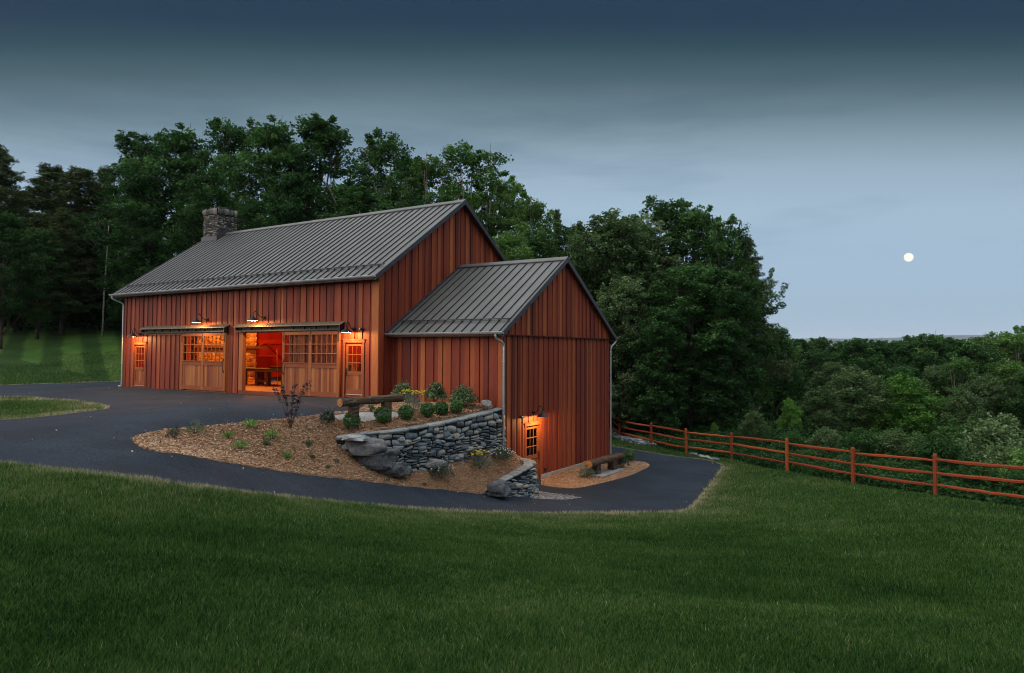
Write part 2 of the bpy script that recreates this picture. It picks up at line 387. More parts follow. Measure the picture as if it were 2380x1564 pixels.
# ------------------------------------------------------------------ terrain heights
def W(lst): return [(*on_z(x, y, z)[:2], z) for x, y, z in lst]
def WD(lst): return [tuple(at_depth(x, y, d)) for x, y, d in lst]
def cr_spline(pts, n=6):
    P = [np.array(p, float) for p in pts]; out = []
    for i in range(len(P) - 1):
        p0 = P[max(i - 1, 0)]; p1 = P[i]; p2 = P[i + 1]; p3 = P[min(i + 2, len(P) - 1)]
        for k in range(n):
            t = k / n
            out.append(tuple(.5 * ((2 * p1) + (-p0 + p2) * t + (2 * p0 - 5 * p1 + 4 * p2 - p3) * t * t + (-p0 + 3 * p1 - 3 * p2 + p3) * t ** 3)))
    out.append(tuple(P[-1])); return out
class RBF:
    def __init__(s, pts):
        P = np.array(pts, float); s.P = P[:, :2]; n = len(P)
        D = np.linalg.norm(s.P[:, None] - s.P[None], axis=2)
        A = np.zeros((n + 3, n + 3)); A[:n, :n] = -D; A[:n, n] = 1; A[:n, n + 1:] = s.P; A[n, :n] = 1; A[n + 1:, :n] = s.P.T
        A[:n, :n] += np.eye(n) * -0.02
        s.w = np.linalg.lstsq(A, np.concatenate([P[:, 2], np.zeros(3)]), rcond=None)[0]
    def __call__(s, xy):
        out = np.empty(len(xy)); n = len(s.P)
        for i in range(0, len(xy), 20000):
            q = xy[i:i + 20000]; D = np.linalg.norm(q[:, None] - s.P[None], axis=2)
            out[i:i + 20000] = -D @ s.w[:n] + s.w[n] + q @ s.w[n + 1:]
        return out
edge_near = W([(-500, 1030, 0.02), (-250, 1052, 0.02), (0, 1078, 0), (200, 1100, -.03), (349, 1116, -.08), (424, 1128, -.17), (490, 1137, -.39), (630, 1153, -.9), (740, 1163, -1.27), (836, 1172, -1.61), (950, 1181, -2.05), (1071, 1188, -2.48), (1160, 1191, -2.78), (1240, 1192, -2.95), (1350, 1192, -3), (1470, 1191, -3.02), (1580, 1188, -3.03), (1615, 1165, -3.03), (1640, 1135, -3.05), (1665, 1102, -3.1), (1676, 1083, -3.15)])
edge_far = W([(1660, 1074, -3.15), (1629, 1067, -3.15), (1518, 1053, -3.2), (1464, 1043, -3.2), (1420, 1038, -3.2)])
bed_low = W([(310, 1022, 0), (318, 1034, -.03), (349, 1047, -.08), (424, 1057, -.17), (490, 1069, -.39), (630, 1092, -.9), (740, 1107, -1.27), (836, 1117, -1.61), (952, 1131, -2.05), (1071, 1143, -2.48), (1141, 1150, -2.8)])
bed_up = W([(325, 1012, 0), (391, 998.5, 0), (473, 991.5, 0), (567, 982, 0), (630, 976, 0), (700, 969, 0), (747, 963, 0), (790, 957, 0)])
plaza = [(-18, 0, 0), (-14, 0, 0), (-9, 0, 0), (-4, 0, .02), (-1, 0, .06), (0, 0, .1), (0, -2, .03), (-5, -3, 0), (-10, -4, 0), (-15, -4, 0), (-22, -2, 0), (-4, -7, 0), (-9, -10, 0), (-14, -12, 0), (-24, -8, 0), (-30, -12, 0), (2, -4, 0)] + W([(0, 895, 0), (130, 891, 0), (285, 886, 0), (-300, 905, 0), (0, 976, 0), (0, 924, 0), (256, 947, 0), (130, 965, 0), (-300, 990, 0), (-300, 935, 0)])
WTOP = [(5.3, .95, -.06), (5.25, -.3, -.17), (5.15, -1.7, -.30), (4.98, -3.0, -.38), (4.72, -4.2, -.44), (4.3, -5.1, -.47), (3.85, -5.75, -.56)]
WBOT = [(5.3, .95, -1.6), (5.25, -.3, -1.65), (5.15, -1.7, -1.72), (4.98, -3.0, -1.80), (4.72, -4.2, -1.72), (4.3, -5.1, -1.33), (3.85, -5.75, -.95)]
terr = [(x - .1, y, z - .05) for x, y, z in cr_spline(WTOP, 3)] + [(x - .6, y, z - .0 + .02) for x, y, z in WTOP[:5]] + [(0, .8, -.05), (2.2, .8, -.05), (5.2, .8, -.03), (2, -2, -.0)] + W([(841, 979, -.06), (760, 985, -.1), (700, 1000, -.15), (620, 1030, -.42), (740, 1050, -.72)])
lowbed = [(x + .15, y - .05, z) for x, y, z in cr_spline(WBOT, 3)] + W([(780, 1075, -1.1), (1191, 1056, -1.95), (1231, 1066, -2.1), (1150, 1100, -2.2), (1080, 1110, -2.15)])
lowroad = [(5.3, 3, -3.05), (5.3, 9.8, -3.03), (8, 8, -3.05), (8, 3, -3.02), (5.27, 2, -3.03), (9, 12, -3.15), (6, 12, -3.15), (0, 12, -3.2)] + W([(1241, 1157, -2.98)])
fence_b = WD([(1420, 999, 49), (1452.6, 995.4, 51.5), (1439.5, 1018.2, 45.6), (1513.3, 1036.5, 39.6), (1594.5, 1054.9, 36.5), (1700.5, 1068.4, 34), (1829, 1094.5, 28.4), (1982.5, 1124.6, 25.3), (2173.5, 1151.6, 22.2), (2423, 1190, 19.1)])
fore = W([(1190, 1564, .1), (0, 1564, .25), (2379, 1564, .0), (1190, 1350, -.55), (0, 1250, .08), (600, 1350, -.1), (600, 1220, -.55), (1700, 1400, -.85), (2379, 1350, -1.1), (2000, 1250, -1.9), (2379, 1250, -1.75), (1800, 1170, -2.75), (1190, 1250, -1.9)]) + [(19.1, -20.3, .36), (19, -34, .7), (35, -25, 0), (5, -30, .4), (30, -12, -.9), (-8, -26, .2), (-25, -28, .3), (0, -20, .1), (8, -18, .15)]
farp = WD([(0, 771, 62), (150, 770, 62), (290, 774, 60), (-300, 775, 62), (0, 840, 50), (290, 840, 50)]) + [(-10, 22, .8), (-20, 14, .7), (-18, 35, 2.5), (-45, 30, 5), (0, 30, -1.5), (-60, 60, 6), (-30, 55, 4.5), (-5, 45, -.5), (8, 40, -5), (15, 30, -4.2), (25, 30, -8), (12, 22, -3.6), (30, 10, -7.5), (40, 25, -11), (45, -5, -8), (30, 45, -12), (20, 60, -11), (45, 50, -15), (-15, 75, 2), (5, 75, -9), (60, 30, -17), (60, -20, -14), (35, 70, -16), (60, 65, -19), (36, -3, -6)]
slope_bed = cr_spline(bed_low, 4) + cr_spline(bed_up, 3)
hroad = RBF(cr_spline(edge_near, 3) + edge_far + slope_bed + plaza + lowroad + fence_b + fore + farp)
hup = RBF(slope_bed + plaza + terr)
hlow = RBF(slope_bed + [(x, y, z) for x, y, z in terr if x < 2.5] + lowbed + plaza[:8])

wallU = np.array([(5.3, .95), (5.25, -.3), (5.15, -1.7), (4.98, -3.0), (4.72, -4.2), (4.3, -5.1), (3.85, -5.75)])
wallK = np.array([(5.2, 1.55), (5.85, 1.6), (6.3, 1.35), (6.5, .85), (6.48, .25), (6.3, -.3), (6.05, -.8), (5.85, -1.15)])
def pip(poly, xy):
    poly = np.asarray(poly)[:, :2]; x, y = xy[:, 0], xy[:, 1]; c = np.zeros(len(xy), bool); j = len(poly) - 1
    for i in range(len(poly)):
        xi, yi = poly[i]; xj, yj = poly[j]
        m = ((yi > y) != (yj > y)) & (x < (xj - xi) * (y - yi) / (yj - yi + 1e-12) + xi)
        c ^= m; j = i
    return c
P2 = lambda L: [(p[0], p[1]) for p in L]
bed_poly = np.array(P2(bed_up)[::1] + [(3.0, -6.2), (2.6, -5.2), (2.2, -3.2), (.9, -1.4), (.35, 0.1), (.2, 1.2), (5.0, 1.4)] + [tuple(p) for p in wallK] + P2(bed_low)[::-1])
def h(xy):
    xy = np.asarray(xy, float).reshape(-1, 2)
    out = hroad(xy)
    m = pip(bed_poly, xy)
    if m.any():
        q = xy[m]; u = hup(q); l = hlow(q)
        ys = wallU[::-1, 1]; xs = wallU[::-1, 0]
        xw = np.interp(q[:, 1], ys, xs) - .24; ext = np.clip(ys[0] - q[:, 1], 0, None); xw = xw - ext * .8
        s = q[:, 0] - xw; wd = 0.02 + np.clip(-5.0 - q[:, 1], 0, None) * 1.3
        k = np.clip((s + wd) / (2 * wd), 0, 1); k = k * k * (3 - 2 * k)
        v = u * (1 - k) + l * k
        out[m] = v
    d = np.linalg.norm(xy - np.array([5, 5]), axis=1)
    f = np.clip((d - 75) / 70, 0, 1); f = f * f * (3 - 2 * f)
    # distant landform: ground keeps falling to a valley on the right, a plateau on the left
    az = (xy[:, 0] - CC[0]) * CR[0] + (xy[:, 1] - CC[1]) * CR[1]
    far = np.interp(az, [-400, -60, 0, 60, 400], [8, 3, -14, -24, -40]) + 6 * np.sin(xy[:, 0] * .004) * np.cos(xy[:, 1] * .005)
    cap = np.clip(out, -30, 8)
    return cap * (1 - f) + far * f
def h1(x, y): return float(h([(x, y)])[0])
def hit(vx, vy, tmin=3, tmax=90):
    v = ray(vx, vy); t = np.linspace(tmin, tmax, 1500); P = CC + v[None] * t[:, None]
    g = P[:, 2] - h(P[:, :2]); i = np.argmax(g < 0)
    if g[i] >= 0: i = len(t) - 1
    a = g[i - 1] / (g[i - 1] - g[i] + 1e-9) if i > 0 else 0
    q = P[i - 1] * (1 - a) + P[i] * a
    return (float(q[0]), float(q[1]), float(q[2]))

island = P2(W([(-600, 935, 0), (0, 924, 0), (100, 928, 0), (170, 932.5, 0), (225, 940, 0), (254, 947, 0), (228, 953, 0), (130, 965, 0), (0, 976, 0), (-600, 1005, 0)]))
road_poly = P2(edge_near) + P2(edge_far) + [(2.5, 16), (-3, 16), (-5, 8.6), (-17.9, 5.5)] + P2(W([(285, 886, 0), (130, 891, 0), (0, 895, 0), (-600, 912, 0)])) + [(-40, -25)]
bed2_poly = [(5.2, 3.75)] + P2(W([(1257, 1123, -3.03), (1290, 1127.5, -3.03), (1341.6, 1131, -3.03), (1400, 1119.6, -3.03), (1461, 1104, -3.03), (1497, 1089, -3.03), (1509, 1078.5, -3.03), (1500, 1072, -3.03), (1476, 1069.5, -3.03)])) + [(5.2, 10.1)]
gravel_poly = P2(W([(1236, 1135, -3.0), (1275, 1140, -3.0), (1322, 1146, -3.0), (1350, 1151, -3.0), (1318, 1157, -3.0), (1241, 1158, -2.98), (1232, 1158, -2.98)]))
slab_poly = P2([hit(*q) for q in [(772, 966), (800, 961), (843, 957), (905, 955), (935, 962), (920, 970), (880, 975), (845, 980), (812, 977), (785, 974)]])

def densify(poly, step):
    out = []
    n = len(poly)
    for i in range(n):
        a = np.array(poly[i]); b = np.array(poly[(i + 1) % n]); k = max(1, int(np.linalg.norm(b - a) / step))
        for j in range(k): out.append(tuple(a + (b - a) * j / k))
    return out
def smooth_closed(poly, idx_fixed=(), it=1):
    return poly
def cr_spline(pts, n=6):
    P = [np.array(p, float) for p in pts]; out = []
    for i in range(len(P) - 1):
        p0 = P[max(i - 1, 0)]; p1 = P[i]; p2 = P[i + 1]; p3 = P[min(i + 2, len(P) - 1)]
        for k in range(n):
            t = k / n
            out.append(tuple(.5 * ((2 * p1) + (-p0 + p2) * t + (2 * p0 - 5 * p1 + 4 * p2 - p3) * t * t + (-p0 + 3 * p1 - 3 * p2 + p3) * t ** 3)))
    out.append(tuple(P[-1])); return out
# smooth the visible outlines
def wob(pts, a, fx):
    out = []
    for i, (x, y) in enumerate(pts):
        out.append((x + a * math.sin(i * 1.7 + fx), y + a * math.cos(i * 2.3 + fx)))
    return out
road_poly = wob(cr_spline(P2(edge_near) + P2(edge_far), 8), .035, 0) + [(2.5, 16), (-3, 16), (-5, 8.6), (-17.9, 5.5)] + cr_spline(P2(W([(285, 886, 0), (130, 891, 0), (0, 895, 0), (-600, 912, 0)])), 8) + [(-40, -25)]
bed_poly_s = np.array(wob(cr_spline(P2(bed_low)[::-1] + P2(bed_up), 7), .02, 1) + [(3.0, -6.2), (2.6, -5.2), (2.2, -3.2), (.9, -1.4), (.35, 0.1), (.2, 1.2), (5.0, 1.4)] + [tuple(p) for p in cr_spline(wallK, 4)])
bed_poly = bed_poly_s
island = wob(cr_spline(island, 7), .03, 2)
bed2_poly = [bed2_poly[0]] + cr_spline(bed2_poly[1:-1], 6) + [bed2_poly[-1]]

def build_ground():
    pts = []; edges = []
    def add_loop(poly):
        b = len(pts); n = len(poly)
        for p in poly: pts.append((float(p[0]), float(p[1])))
        for i in range(n): edges.append((b + i, b + (i + 1) % n))
    for pl in (road_poly, bed_poly, island, bed2_poly, gravel_poly, slab_poly): add_loop(densify([tuple(p[:2]) for p in pl], 1.2))
    def grid(x0, x1, y0, y1, s, ex=None):
        g = np.stack(np.meshgrid(np.arange(x0, x1, s), np.arange(y0, y1, s)), -1).reshape(-1, 2)
        g = g + (rs.rand(*g.shape) - .5) * s * .3
        if ex is not None:
            a, b, c, d = ex; k = (g[:, 0] > a) & (g[:, 0] < b) & (g[:, 1] > c) & (g[:, 1] < d); g = g[~k]
        for p in g: pts.append((float(p[0]), float(p[1])))
    grid(3.0, 7.6, -7, 2.4, .14)
    grid(-.2, 8, -13, 2.4, .21, (3.0, 7.6, -7, 2.4))
    grid(-3, 24, -22, 14, .45, (-.2, 8, -13, 2.4))
    grid(-34, 42, -34, 50, 1.3, (-3, 24, -22, 14))
    grid(-130, 150, -90, 170, 5, (-34, 42, -34, 50))
    for r in (190, 260, 360, 520, 800, 1200, 2000, 3200, 4500, 6200):
        for k in range(40): pts.append((5 + r * math.cos(2 * PI * k / 40 + r), 5 + r * math.sin(2 * PI * k / 40 + r)))
    vs, es, fs, _, _, _ = geometry.delaunay_2d_cdt([Vector(p) for p in pts], edges, [], 0, 1e-4)
    V = np.array([(v.x, v.y) for v in vs]); F = np.array([tuple(f) for f in fs if len(f) == 3])
    Z = h(V); cen = V[F].mean(1)
    cls = np.zeros(len(F), int)
    for k, pl in ((1, road_poly), (2, bed_poly), (3, island), (4, bed2_poly), (5, gravel_poly), (6, slab_poly)):
        m = pip(pl, cen); cls[m] = k if k != 3 else 0
    # dry-edge tone for lawn verts near asphalt
    RP = np.array(densify([tuple(p[:2]) for p in list(road_poly)], .5)); IP = np.array(densify(island, .5)); E = np.concatenate([RP, IP])
    near = np.full(len(V), 9.0)
    idx = np.where(np.linalg.norm(V - [5, -5], axis=1) < 60)[0]
    near[idx] = np.min(np.linalg.norm(V[idx][:, None] - E[None], axis=2), axis=1)
    tone = np.clip(1 - near / .5, 0, 1) * .8
    V3 = np.column_stack([V, Z])
    for k, nm, mat in ((0, 'lawn_ground', M_lawn), (1, 'asphalt_driveway', M_asphalt), (2, 'mulch_bed', M_mulch), (4, 'mulch_bed', M_mulch), (5, 'gravel_patch', M_gravel), (6, 'flagstone_patio', M_flag)):
        f = F[cls == k]
        if not len(f): continue
        u, inv = np.unique(f, return_inverse=True); f2 = inv.reshape(-1, 3)
        v = V3[u]; a = v[f2]; nz = np.cross(a[:, 1] - a[:, 0], a[:, 2] - a[:, 0])[:, 2]
        f2[nz < 0] = f2[nz < 0][:, ::-1]
        o = np_mesh(nm, v, f2.ravel(), np.arange(len(f2)) * 3, 3, mat, tone=tone[u], smooth=True)
        o['kind'] = 'structure'
build_ground()

# distant hills
def hills():
    nx, ny = 160, 14; V = []; F = []
    for j in range(ny):
        for i in range(nx):
            a = -75 + 150 * i / (nx - 1); d = 9000 + j * 190
            base = 212 + 24 * math.sin(a * .21 + 1) + 12 * math.sin(a * .63) + 3 * math.sin(a * 1.9) + rnd.uniform(-1.5, 1.5)
            zz = -40 + (base + 26) * math.sin(PI * min(1, j / (ny - 1) * 1.15) * .62) ** .8 if j else -60
            dx = math.sin(math.radians(a)); dy = math.cos(math.radians(a))
            p = CC + (CR * dx + CF * dy) * d
            V.append((p[0], p[1], zz))
    for j in range(ny - 1):
        for i in range(nx - 1):
            F.append((j * nx + i, j * nx + i + 1, (j + 1) * nx + i + 1, (j + 1) * nx + i))
    m = MB(); m.add(V, F); o = m.build('distant_hills', M_hill, smooth=True); o['kind'] = 'structure'
hills()
#PART2
# ------------------------------------------------------------------ barn
L_, WD_, LA, YA, WA = 18.14, 10.63, 5.27, 0.82, 8.99
class Fr:
    """wall frame: u along the wall, z up, n outward"""
    def __init__(s, o, u, n): s.o = np.array(o, float); s.u = np.array(u, float); s.n = np.array(n, float)
    def p(s, u, z, n):
        q = s.o + s.u * u + s.n * n; return (q[0], q[1], z)
    def box(s, mb, u0, u1, z0, z1, n0, n1, tone=.5, zt=None):
        zl, zr = (z1, z1) if zt is None else zt
        return mb.hexa([s.p(u0, z0, n0), s.p(u1, z0, n0), s.p(u1, z0, n1), s.p(u0, z0, n1), s.p(u0, zl, n0), s.p(u1, zr, n0), s.p(u1, zr, n1), s.p(u0, zl, n1)], tone)
F_front = Fr((0, 0), (1, 0), (0, -1))
F_gable = Fr((0, 0), (0, 1), (1, 0))
F_left = Fr((-L_, 0), (0, 1), (-1, 0))
F_rear = Fr((0, WD_), (1, 0), (0, 1))
F_afront = Fr((0, YA), (1, 0), (0, -1))
F_agable = Fr((LA, YA), (0, 1), (1, 0))
F_arear = Fr((0, YA + WA), (1, 0), (0, 1))

def rtone():
    r = rnd.random()
    if r < .24: return rnd.uniform(.12, .28)
    if r < .74: return rnd.uniform(.32, .52)
    if r < .92: return rnd.uniform(.54, .68)
    return rnd.uniform(.72, .86)

def siding(mb, F, u0, u1, zb, ztop, openings=(), core=.12, pitch=.41, proud=.03, n0=0.0, layers=(0, 1), rt=None):
    rtone = rt or globals()['rtone']
    def piece(a, b, nn0, nn1, t):
        cuts = sorted({a, b} | {min(max(c, a), b) for o in openings for c in o[:2]})
        for c, d in zip(cuts[:-1], cuts[1:]):
            if d - c < 1e-4: continue
            m = (c + d) / 2; zs = [(zb, None)]
            blocks = sorted((o[2], o[3]) for o in openings if o[0] < m < o[1])
            lo = zb; segs = []
            for x, y in blocks:
                if x > lo + 1e-3: segs.append((lo, x))
                lo = max(lo, y)
            segs.append((lo, None))
            for s0, s1 in segs:
                if s1 is None:
                    zl, zr = ztop(c), ztop(d)
                    if min(zl, zr) > s0 + .005: F.box(mb, c, d, s0, 0, nn0, nn1, t, (zl, zr))
                else: F.box(mb, c, d, s0, s1, nn0, nn1, t)
    u = u0
    while u < u1 - 1e-3:
        w = pitch * rnd.uniform(.9, 1.1); e = min(u1, u + w)
        ow = pitch * rnd.uniform(.48, .54); s_ = .019
        if 1 in layers:
            piece(u, e, -core, n0 - .055, .02)
            piece(u + ow / 2 + s_ if u > u0 else u, e - pitch * .25 - s_ if e < u1 else e, n0 - .055, n0, rtone())
        else: piece(u, e, -core, n0, rtone())
        a = max(u0, u - pitch * .25); b = min(u1, u + ow / 2)
        if 1 in layers and b - a > .03: piece(a, b, n0 - .055, n0 + proud * rnd.uniform(.85, 1.15), rtone())
        u = e

barn = empty('timber_barn', (0, 0, 0), 0, 'red cedar barn with dark metal roof, lower gabled wing and lit open sliding door', 'barn')
SL = .685; SLA = .652
top_main = lambda y: 4.86 + SL * ((y if y < 5.31 else 10.62 - y) + .47) - .16
top_ann = lambda v: 2.65 + SLA * ((v + YA if v + YA < 5.31 else 10.62 - v - YA) - .44) - .15
op_front = [(-17.2, -16.2, -1, 2.24), (-12.75, -9.5, -1, 2.7), (-8.42, -5.2, -1, 2.74), (-1.77, -.79, -1, 2.31)]
mb = MB(); siding(mb, F_front, -L_, 0, -.12, lambda u: 5.02, op_front)
mb.build('front_wall', M_cedar, barn)
mb = MB(); siding(mb, F_gable, .0, WD_, -.3, top_main); mb.build('gable_wall', M_cedar, barn)
mb = MB(); siding(mb, F_left, .0, WD_, -.3, top_main, layers=(0,), rt=lambda: rnd.uniform(.2, .42)); mb.build('side_wall', M_redlit, barn)
mb = MB(); siding(mb, F_rear, -L_, 0, -3.2, lambda u: 5.02, layers=(0,), rt=lambda: rnd.uniform(.2, .42)); mb.build('rear_wall', M_redlit, barn)
mb = MB(); siding(mb, F_afront, .03, LA, -.28, lambda u: 2.78); mb.build('wing_front_wall', M_cedar, barn)
op_ag = [(2.44 - YA, 3.46 - YA, -4, -.87)]
mb = MB(); siding(mb, F_agable, 0, WA, -2.84, lambda v: 2.6, op_ag, pitch=.40)
siding(mb, F_agable, 0, WA, 2.58, top_ann, n0=.085, core=-.02, pitch=.40)
F_agable.box(mb, .0, WA, 2.55, 2.585, .031, .112, .1)
mb.build('wing_gable_wall', M_cedar, barn)
mb = MB(); siding(mb, F_arear, 0, LA, -3.0, lambda u: 2.78, layers=(0,)); mb.build('wing_rear_wall', M_cedar, barn)
# corner boards
for A_, B_, t_ in (((-.30, -.045, -.1), (.035, -.001, 4.98), .85), ((.001, -.001, -.1), (.05, .26, 5.0), .55), ((-L_ - .03, -.045, -.1), (-L_ + .16, -.001, 4.98), .3),
                   ((LA - .16, YA - .05, -.3), (LA + .035, YA - .001, 2.5), .75), ((LA + .001, YA - .001, -2.84), (LA + .055, YA + .16, 2.54), .3), ((LA + .001, YA + WA - .14, -2.84), (LA + .055, YA + WA + .03, 2.54), .3)):
    mb = MB(); mb.box(A_, B_, t_); mb.build('corner_board', M_cedar, barn)
# foundation
mb = MB()
mb.box((0, YA - .02, -3.6), (LA + .035, YA + .1, -.281), .5); mb.box((LA - .2, YA + .1, -3.6), (LA + .06, 2.36, -2.845)); mb.box((LA - .2, 3.54, -3.6), (LA + .06, YA + WA + .03, -2.845))
mb.box((-L_, .02, -.5), (-L_ + .3, WD_ - .1, -.0)); mb.box((-L_ + .3, .0, -.5), (-.2, .3, -.0))
mb.build('foundation', M_concrete, barn)
# floors and ceiling liner
mb = MB(); mb.box((-L_ + .12, .13, .0), (-.13, WD_ - .13, .07), .5); mb.build('floor', M_floorwood, barn)
mb = MB(); mb.box((.1, YA + .13, -3.2), (LA - .13, YA + WA - .13, -3.0), .5); mb.build('wing_floor', M_concrete, barn)

def roof(name, x0, x1, ye, ze, yr, zr, ye2, seam, first, trimx0=True, trimx1=True):
    t = .11
    root = None
    mb = MB()
    for a, b in ((ye, yr), (ye2, yr)):
        mb.hexa([(x0, a, ze - t), (x1, a, ze - t), (x1, b, zr - t), (x0, b, zr - t), (x0, a, ze), (x1, a, ze), (x1, b, zr), (x0, b, zr)])
    root = mb.build(name, M_roof, barn)
    rb = MB(); x = x0 + first
    while x < x1 - .05:
        for a in (ye, ye2):
            rb.hexa([(x - .012, a, ze + .001), (x + .012, a, ze + .001), (x + .012, yr, zr + .001), (x - .012, yr, zr + .001), (x - .012, a, ze + .05), (x + .012, a, ze + .05), (x + .012, yr, zr + .05), (x - .012, yr, zr + .05)])
        x += seam
    rb.build('standing_seams', M_seam, root)
    rc = MB()
    for s, a in ((-1, ye), (1, ye2)):
        k = (zr - ze) / abs(yr - a); w = .2
        rc.hexa([(x0 - .01, yr + s * w, zr - w * k + .045), (x1 + .02, yr + s * w, zr - w * k + .045), (x1 + .02, yr, zr + .045), (x0 - .01, yr, zr + .045),
                 (x0 - .01, yr + s * w, zr - w * k + .075), (x1 + .02, yr + s * w, zr - w * k + .075), (x1 + .02, yr, zr + .085), (x0 - .01, yr, zr + .085)])
    rc.build('ridge_cap', M_roof, root)
    for xa, xb, on in ((x0 - .025, x0 + .03, trimx0), (x1 - .03, x1 + .025, trimx1)):
        if not on: continue
        tr = MB()
        for a in (ye, ye2):
            tr.hexa([(xa, a, ze - .16), (xb, a, ze - .16), (xb, yr, zr - .16), (xa, yr, zr - .16), (xa, a, ze + .035), (xb, a, ze + .035), (xb, yr, zr + .055), (xa, yr, zr + .055)])
        tr.build('rake_trim', M_trim, root)
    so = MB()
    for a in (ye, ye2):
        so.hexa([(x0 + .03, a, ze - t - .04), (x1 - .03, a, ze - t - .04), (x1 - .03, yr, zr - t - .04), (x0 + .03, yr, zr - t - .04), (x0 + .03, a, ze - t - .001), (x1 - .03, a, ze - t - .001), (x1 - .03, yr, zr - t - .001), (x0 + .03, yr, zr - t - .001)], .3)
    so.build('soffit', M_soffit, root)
    # snow rail on brackets
    sr = MB(); k = (zr - ze) / (yr - ye); yy = ye + .62; zz = ze + .62 * k + .11
    sr.tube([(x0 + .25, yy, zz), (x1 - .12, yy, zz)], .022, 6); sr.tube([(x0 + .25, yy - .045, zz - .055), (x1 - .12, yy - .045, zz - .055)], .014, 6)
    x = x0 + first
    while x < x1 - .1:
        if x > x0 + .25: sr.box((x - .018, yy - .06, zz - .13), (x + .018, yy + .02, zz + .0))
        x += seam
    sr.build('snow_rail', M_trim, root)
    return root
r1 = roof('main_roof', -18.65, .26, -.47, 4.86, 5.31, 8.82, 11.09, .411, .41)
r2 = roof('wing_roof', .03, 5.54, .44, 2.65, 5.31, 5.825, 10.18, .42, .30, trimx0=False)
fl = MB(); fl.bar((.05, .46, 2.70), (.05, 5.31, 5.87), .07, .1); fl.build('flashing', M_trim, r2)

def gutter(name, x0, x1, y, z, spouts):
    g = MB(); n = 8; r = .075
    for s0, s1 in ((r, r - .012),):
        prof = [(y + r * math.cos(a), z + r * math.sin(a)) for a in [PI + PI * k / n for k in range(n + 1)]] + [(y + (r - .014) * math.cos(a), z + (r - .014) * math.sin(a)) for a in [2 * PI - PI * k / n for k in range(n + 1)]]
        m = len(prof)
        V = [(x0, a, b) for a, b in prof] + [(x1, a, b) for a, b in prof]
        F = [(i, (i + 1) % m, m + (i + 1) % m, m + i) for i in range(m)] + [tuple(range(m)), tuple(range(m, 2 * m))]
        g.add(V, F)
    for x in (x0, x1): g.add([(x, y, z)] + [(x, y + r * math.cos(PI + PI * k / n), z + r * math.sin(PI + PI * k / n)) for k in range(n + 1)], [(0, k + 1, k + 2) for k in range(n)])
    g.tube([(x0, y - r, z + .008), (x1, y - r, z + .008)], .013, 6)
    g.build(name, M_gutter, barn)
gutter('gutter', -18.7, .30, -.535, 4.85, ())
gutter('gutter', .02, 5.60, .375, 2.64, ())
gutter('gutter', .02, 5.60, 10.245, 2.64, ())
def spout(pts, r=.042, brackets=()):
    s = MB(); s.tube(cr_spline3(pts, 5), r, 10)
    for b in brackets: s.tube([(b[0], b[1], b[2] - .02), (b[0], b[1], b[2] + .02)], r + .012, 10)
    s.build('downspout', M_gutter, barn, True)
def cr_spline3(pts, n=5):
    P = [np.array(p, float) for p in pts]; out = []
    for i in range(len(P) - 1):
        p0 = P[max(i - 1, 0)]; p1 = P[i]; p2 = P[i + 1]; p3 = P[min(i + 2, len(P) - 1)]
        for k in range(n):
            t = k / n; out.append(.5 * ((2 * p1) + (-p0 + p2) * t + (2 * p0 - 5 * p1 + 4 * p2 - p3) * t * t + (-p0 + 3 * p1 - 3 * p2 + p3) * t ** 3))
    out.append(P[-1]); return out
spout([(-18.5, -.535, 4.80), (-18.5, -.53, 4.66), (-18.42, -.40, 4.56), (-18.26, -.14, 4.42), (-18.22, -.075, 4.3), (-18.22, -.075, 4.1), (-18.22, -.075, 2), (-18.22, -.075, .12), (-18.25, -.1, .04), (-18.32, -.2, .02)], brackets=((-18.22, -.075, 3.2), (-18.22, -.075, 1.2)))
spout([(5.28, .375, 2.6), (5.28, .38, 2.47), (5.31, .48, 2.38), (5.38, .66, 2.28), (5.40, .72, 2.15), (5.40, .72, 1.9), (5.40, .72, 0), (5.40, .72, -1.5), (5.42, .68, -1.66), (5.55, .55, -1.78), (5.62, .48, -1.8)], brackets=((5.40, .72, .0), (5.40, .72, 1.6)))
spout([(5.50, 10.245, 2.6), (5.50, 10.24, 2.47), (5.47, 10.14, 2.36), (5.40, 9.97, 2.2), (5.37, 9.93, 2.0), (5.37, 9.93, 1.7), (5.37, 9.93, -1), (5.37, 9.93, -2.9), (5.4, 9.94, -3.0)], brackets=((5.37, 9.93, 1.0),))

